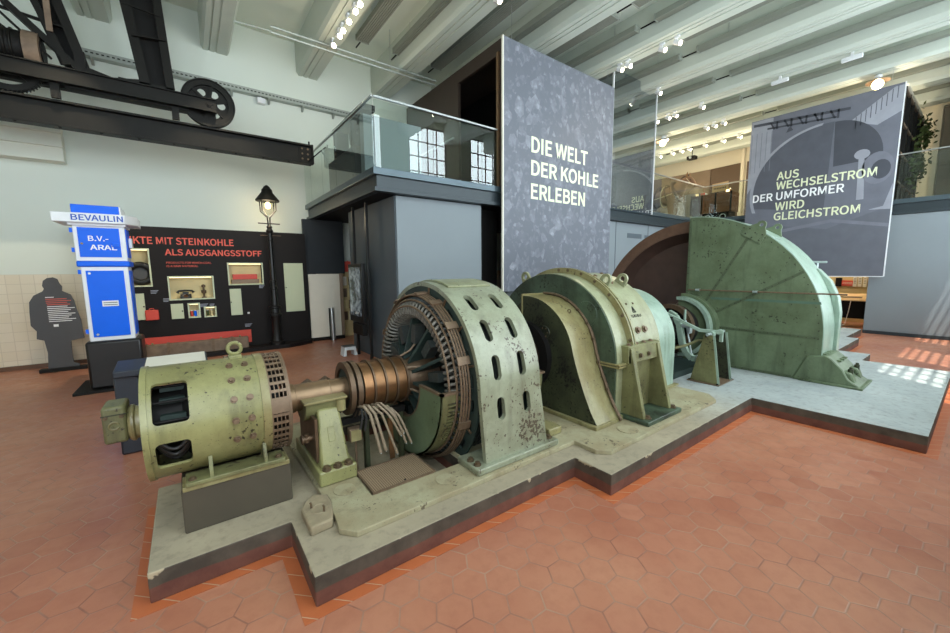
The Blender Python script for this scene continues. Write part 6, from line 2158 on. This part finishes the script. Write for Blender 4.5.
lv = part('foliage', b, M['leaf'], tl, 'green leaves', smooth=0)
lv['kind'] = 'stuff'
struct('door_1', MB().box(21.90, 21.98, -0.2, 1.45, ZD-0.03, 7.6).box(21.86, 21.90, -0.2, 1.45, 5.6, 5.66), plain('dim_doorway_grey', '#77736a', 0.7))
struct('trim_90', MB().box(21.88, 21.99, 1.48, 1.62, ZD-0.03, 8.1).box(21.88, 21.99, -0.4, 1.48, 7.65, 7.78), M['cream'])
dk = thing('gallery_cabinet', 'dark cabinet standing before the grey doorway at the right edge of the gallery', 'cabinet', (20.0, 0.4, ZD-0.03))
part('cabinet_body', MB().box(19.8, 20.3, -0.4, 0.62, ZD-0.03, 5.9), M['blackwall'], dk, bevel=0.01)
part('cabinet_top', MB().box(19.75, 20.35, -0.45, 0.66, 5.9, 5.95), M['mural2'], dk)

# ================================================================== ROOM BEHIND THE RIGHT OPENING
struct('wall_room', MB().box(19.5, 19.6, 2.0, 7.1, 0, 3.49), M['yellowroom'])
struct('wall_room_side', MB().box(16.7, 19.5, 2.0, 2.1, 0, 3.49).box(16.7, 19.5, 7.1, 7.16, 0, 3.49), M['yellowroom'])
dkk = thing('display_desk', 'desk with pale tilted top and black front panel in the lit room behind the opening', 'desk', (18.1, 3.2, 0))
part('desk_top', MB().prism([(17.95, 2.25, 0.87), (17.95, 3.95, 0.87), (18.75, 3.95, 1.06), (18.75, 2.25, 1.06)], (0, 0, 0.03)), M['tantable'], dkk, 'pale tilted top')
part('modesty_panel', MB().box(18.3, 18.34, 2.3, 3.9, 0.25, 0.93), M['black'], dkk)
for y in (2.32, 3.10, 3.88):
    part('desk_leg', MB().bar((18.0, y, 0.0), (18.12, y, 0.89), 0.03, 0.03), M['brightsteel'], dkk)
for y in (2.32, 3.88):
    part('desk_leg', MB().bar((18.7, y, 0.0), (18.7, y, 1.02), 0.03, 0.03), M['brightsteel'], dkk)
part('print', MB().prism([(18.2, 2.5, 0.966), (18.2, 3.3, 0.966), (18.35, 3.3, 1.002), (18.35, 2.5, 1.002)], (0, 0, 0.004)), M['mural'], dkk)
single('desk_cord', MB().tube([(17.93, 2.72, 0.88), (17.9, 2.75, 0.5), (17.88, 2.80, 0.1), (17.8, 2.85, 0.015), (17.4, 2.9, 0.012)], 0.012, 6), M['offwhite'], 'pale cord hanging from the display desk to the floor', 'cord', (17.9, 2.75, 0))
for (y0, y1, z0, z1, mt, l) in ((3.62, 3.95, 1.30, 1.66, 'red', 'red picture panel on the ochre wall, leftmost'), (2.95, 3.25, 1.33, 1.52, 'red', 'wide low red picture panel on the ochre wall beside a dark arch'),
                               (3.25, 3.42, 1.30, 1.62, 'black', 'dark arch-shaped panel on the ochre wall'), (2.85, 2.95, 1.3, 1.66, 'offwhite', 'white text panel on the ochre wall, leftmost of three'),
                               (2.72, 2.82, 1.3, 1.66, 'offwhite', 'white text panel on the ochre wall, middle of three'), (2.59, 2.69, 1.3, 1.66, 'offwhite', 'white text panel on the ochre wall, rightmost of three'),
                               (2.15, 2.50, 0.95, 1.75, 'mural', 'dark brown tall panel on the ochre wall at the right edge of the opening')):
    t_ = thing('wall_panel', l, 'panel', (19.48, (y0+y1)/2, z0))
    part('board', MB().box(19.46, 19.5, y0, y1, z0, z1), M[mt], t_, smooth=0)
    if mt in ('offwhite', 'red'):
        for k in range(4):
            z = z1-0.07-0.055*k
            if z > z0+0.03:
                part('text_line', MB().box(19.457, 19.46, y0+0.02, y1-0.02, z, z+0.015), M['charcoal'] if mt == 'offwhite' else M['offwhite'], t_, smooth=0)
rl = bpy.data.lights.new('room_lamp', 'AREA')
rl.size = 1.2
rl.energy = 65
rl.color = (1.0, 0.86, 0.64)
ro = bpy.data.objects.new('room_lamp', rl)
COL.objects.link(ro)
ro.location = (18.6, 3.8, 3.4)
cl2 = thing('room_ceiling_lamp', 'flat warm ceiling lamp in the room behind the opening', 'lamp', (18.6, 3.8, 3.45))
part('tray', MB().box(17.98, 19.22, 3.18, 4.42, 3.44, 3.49), M['white'], cl2)
# illegible grey notice high on the inner wall
nt_ = thing('wall_notice', 'two small grey printed notices high on the slate wall left of the flywheel', 'notice', (12.0, 7.15, 3.0))
part('notice_sheet', MB().box(11.56, 12.40, 7.15, 7.158, 3.02, 3.17), M['slate_side'], nt_, smooth=0)
part('notice_sheet', MB().box(12.60, 13.2, 7.15, 7.158, 3.05, 3.15), M['slate_side'], nt_, smooth=0)
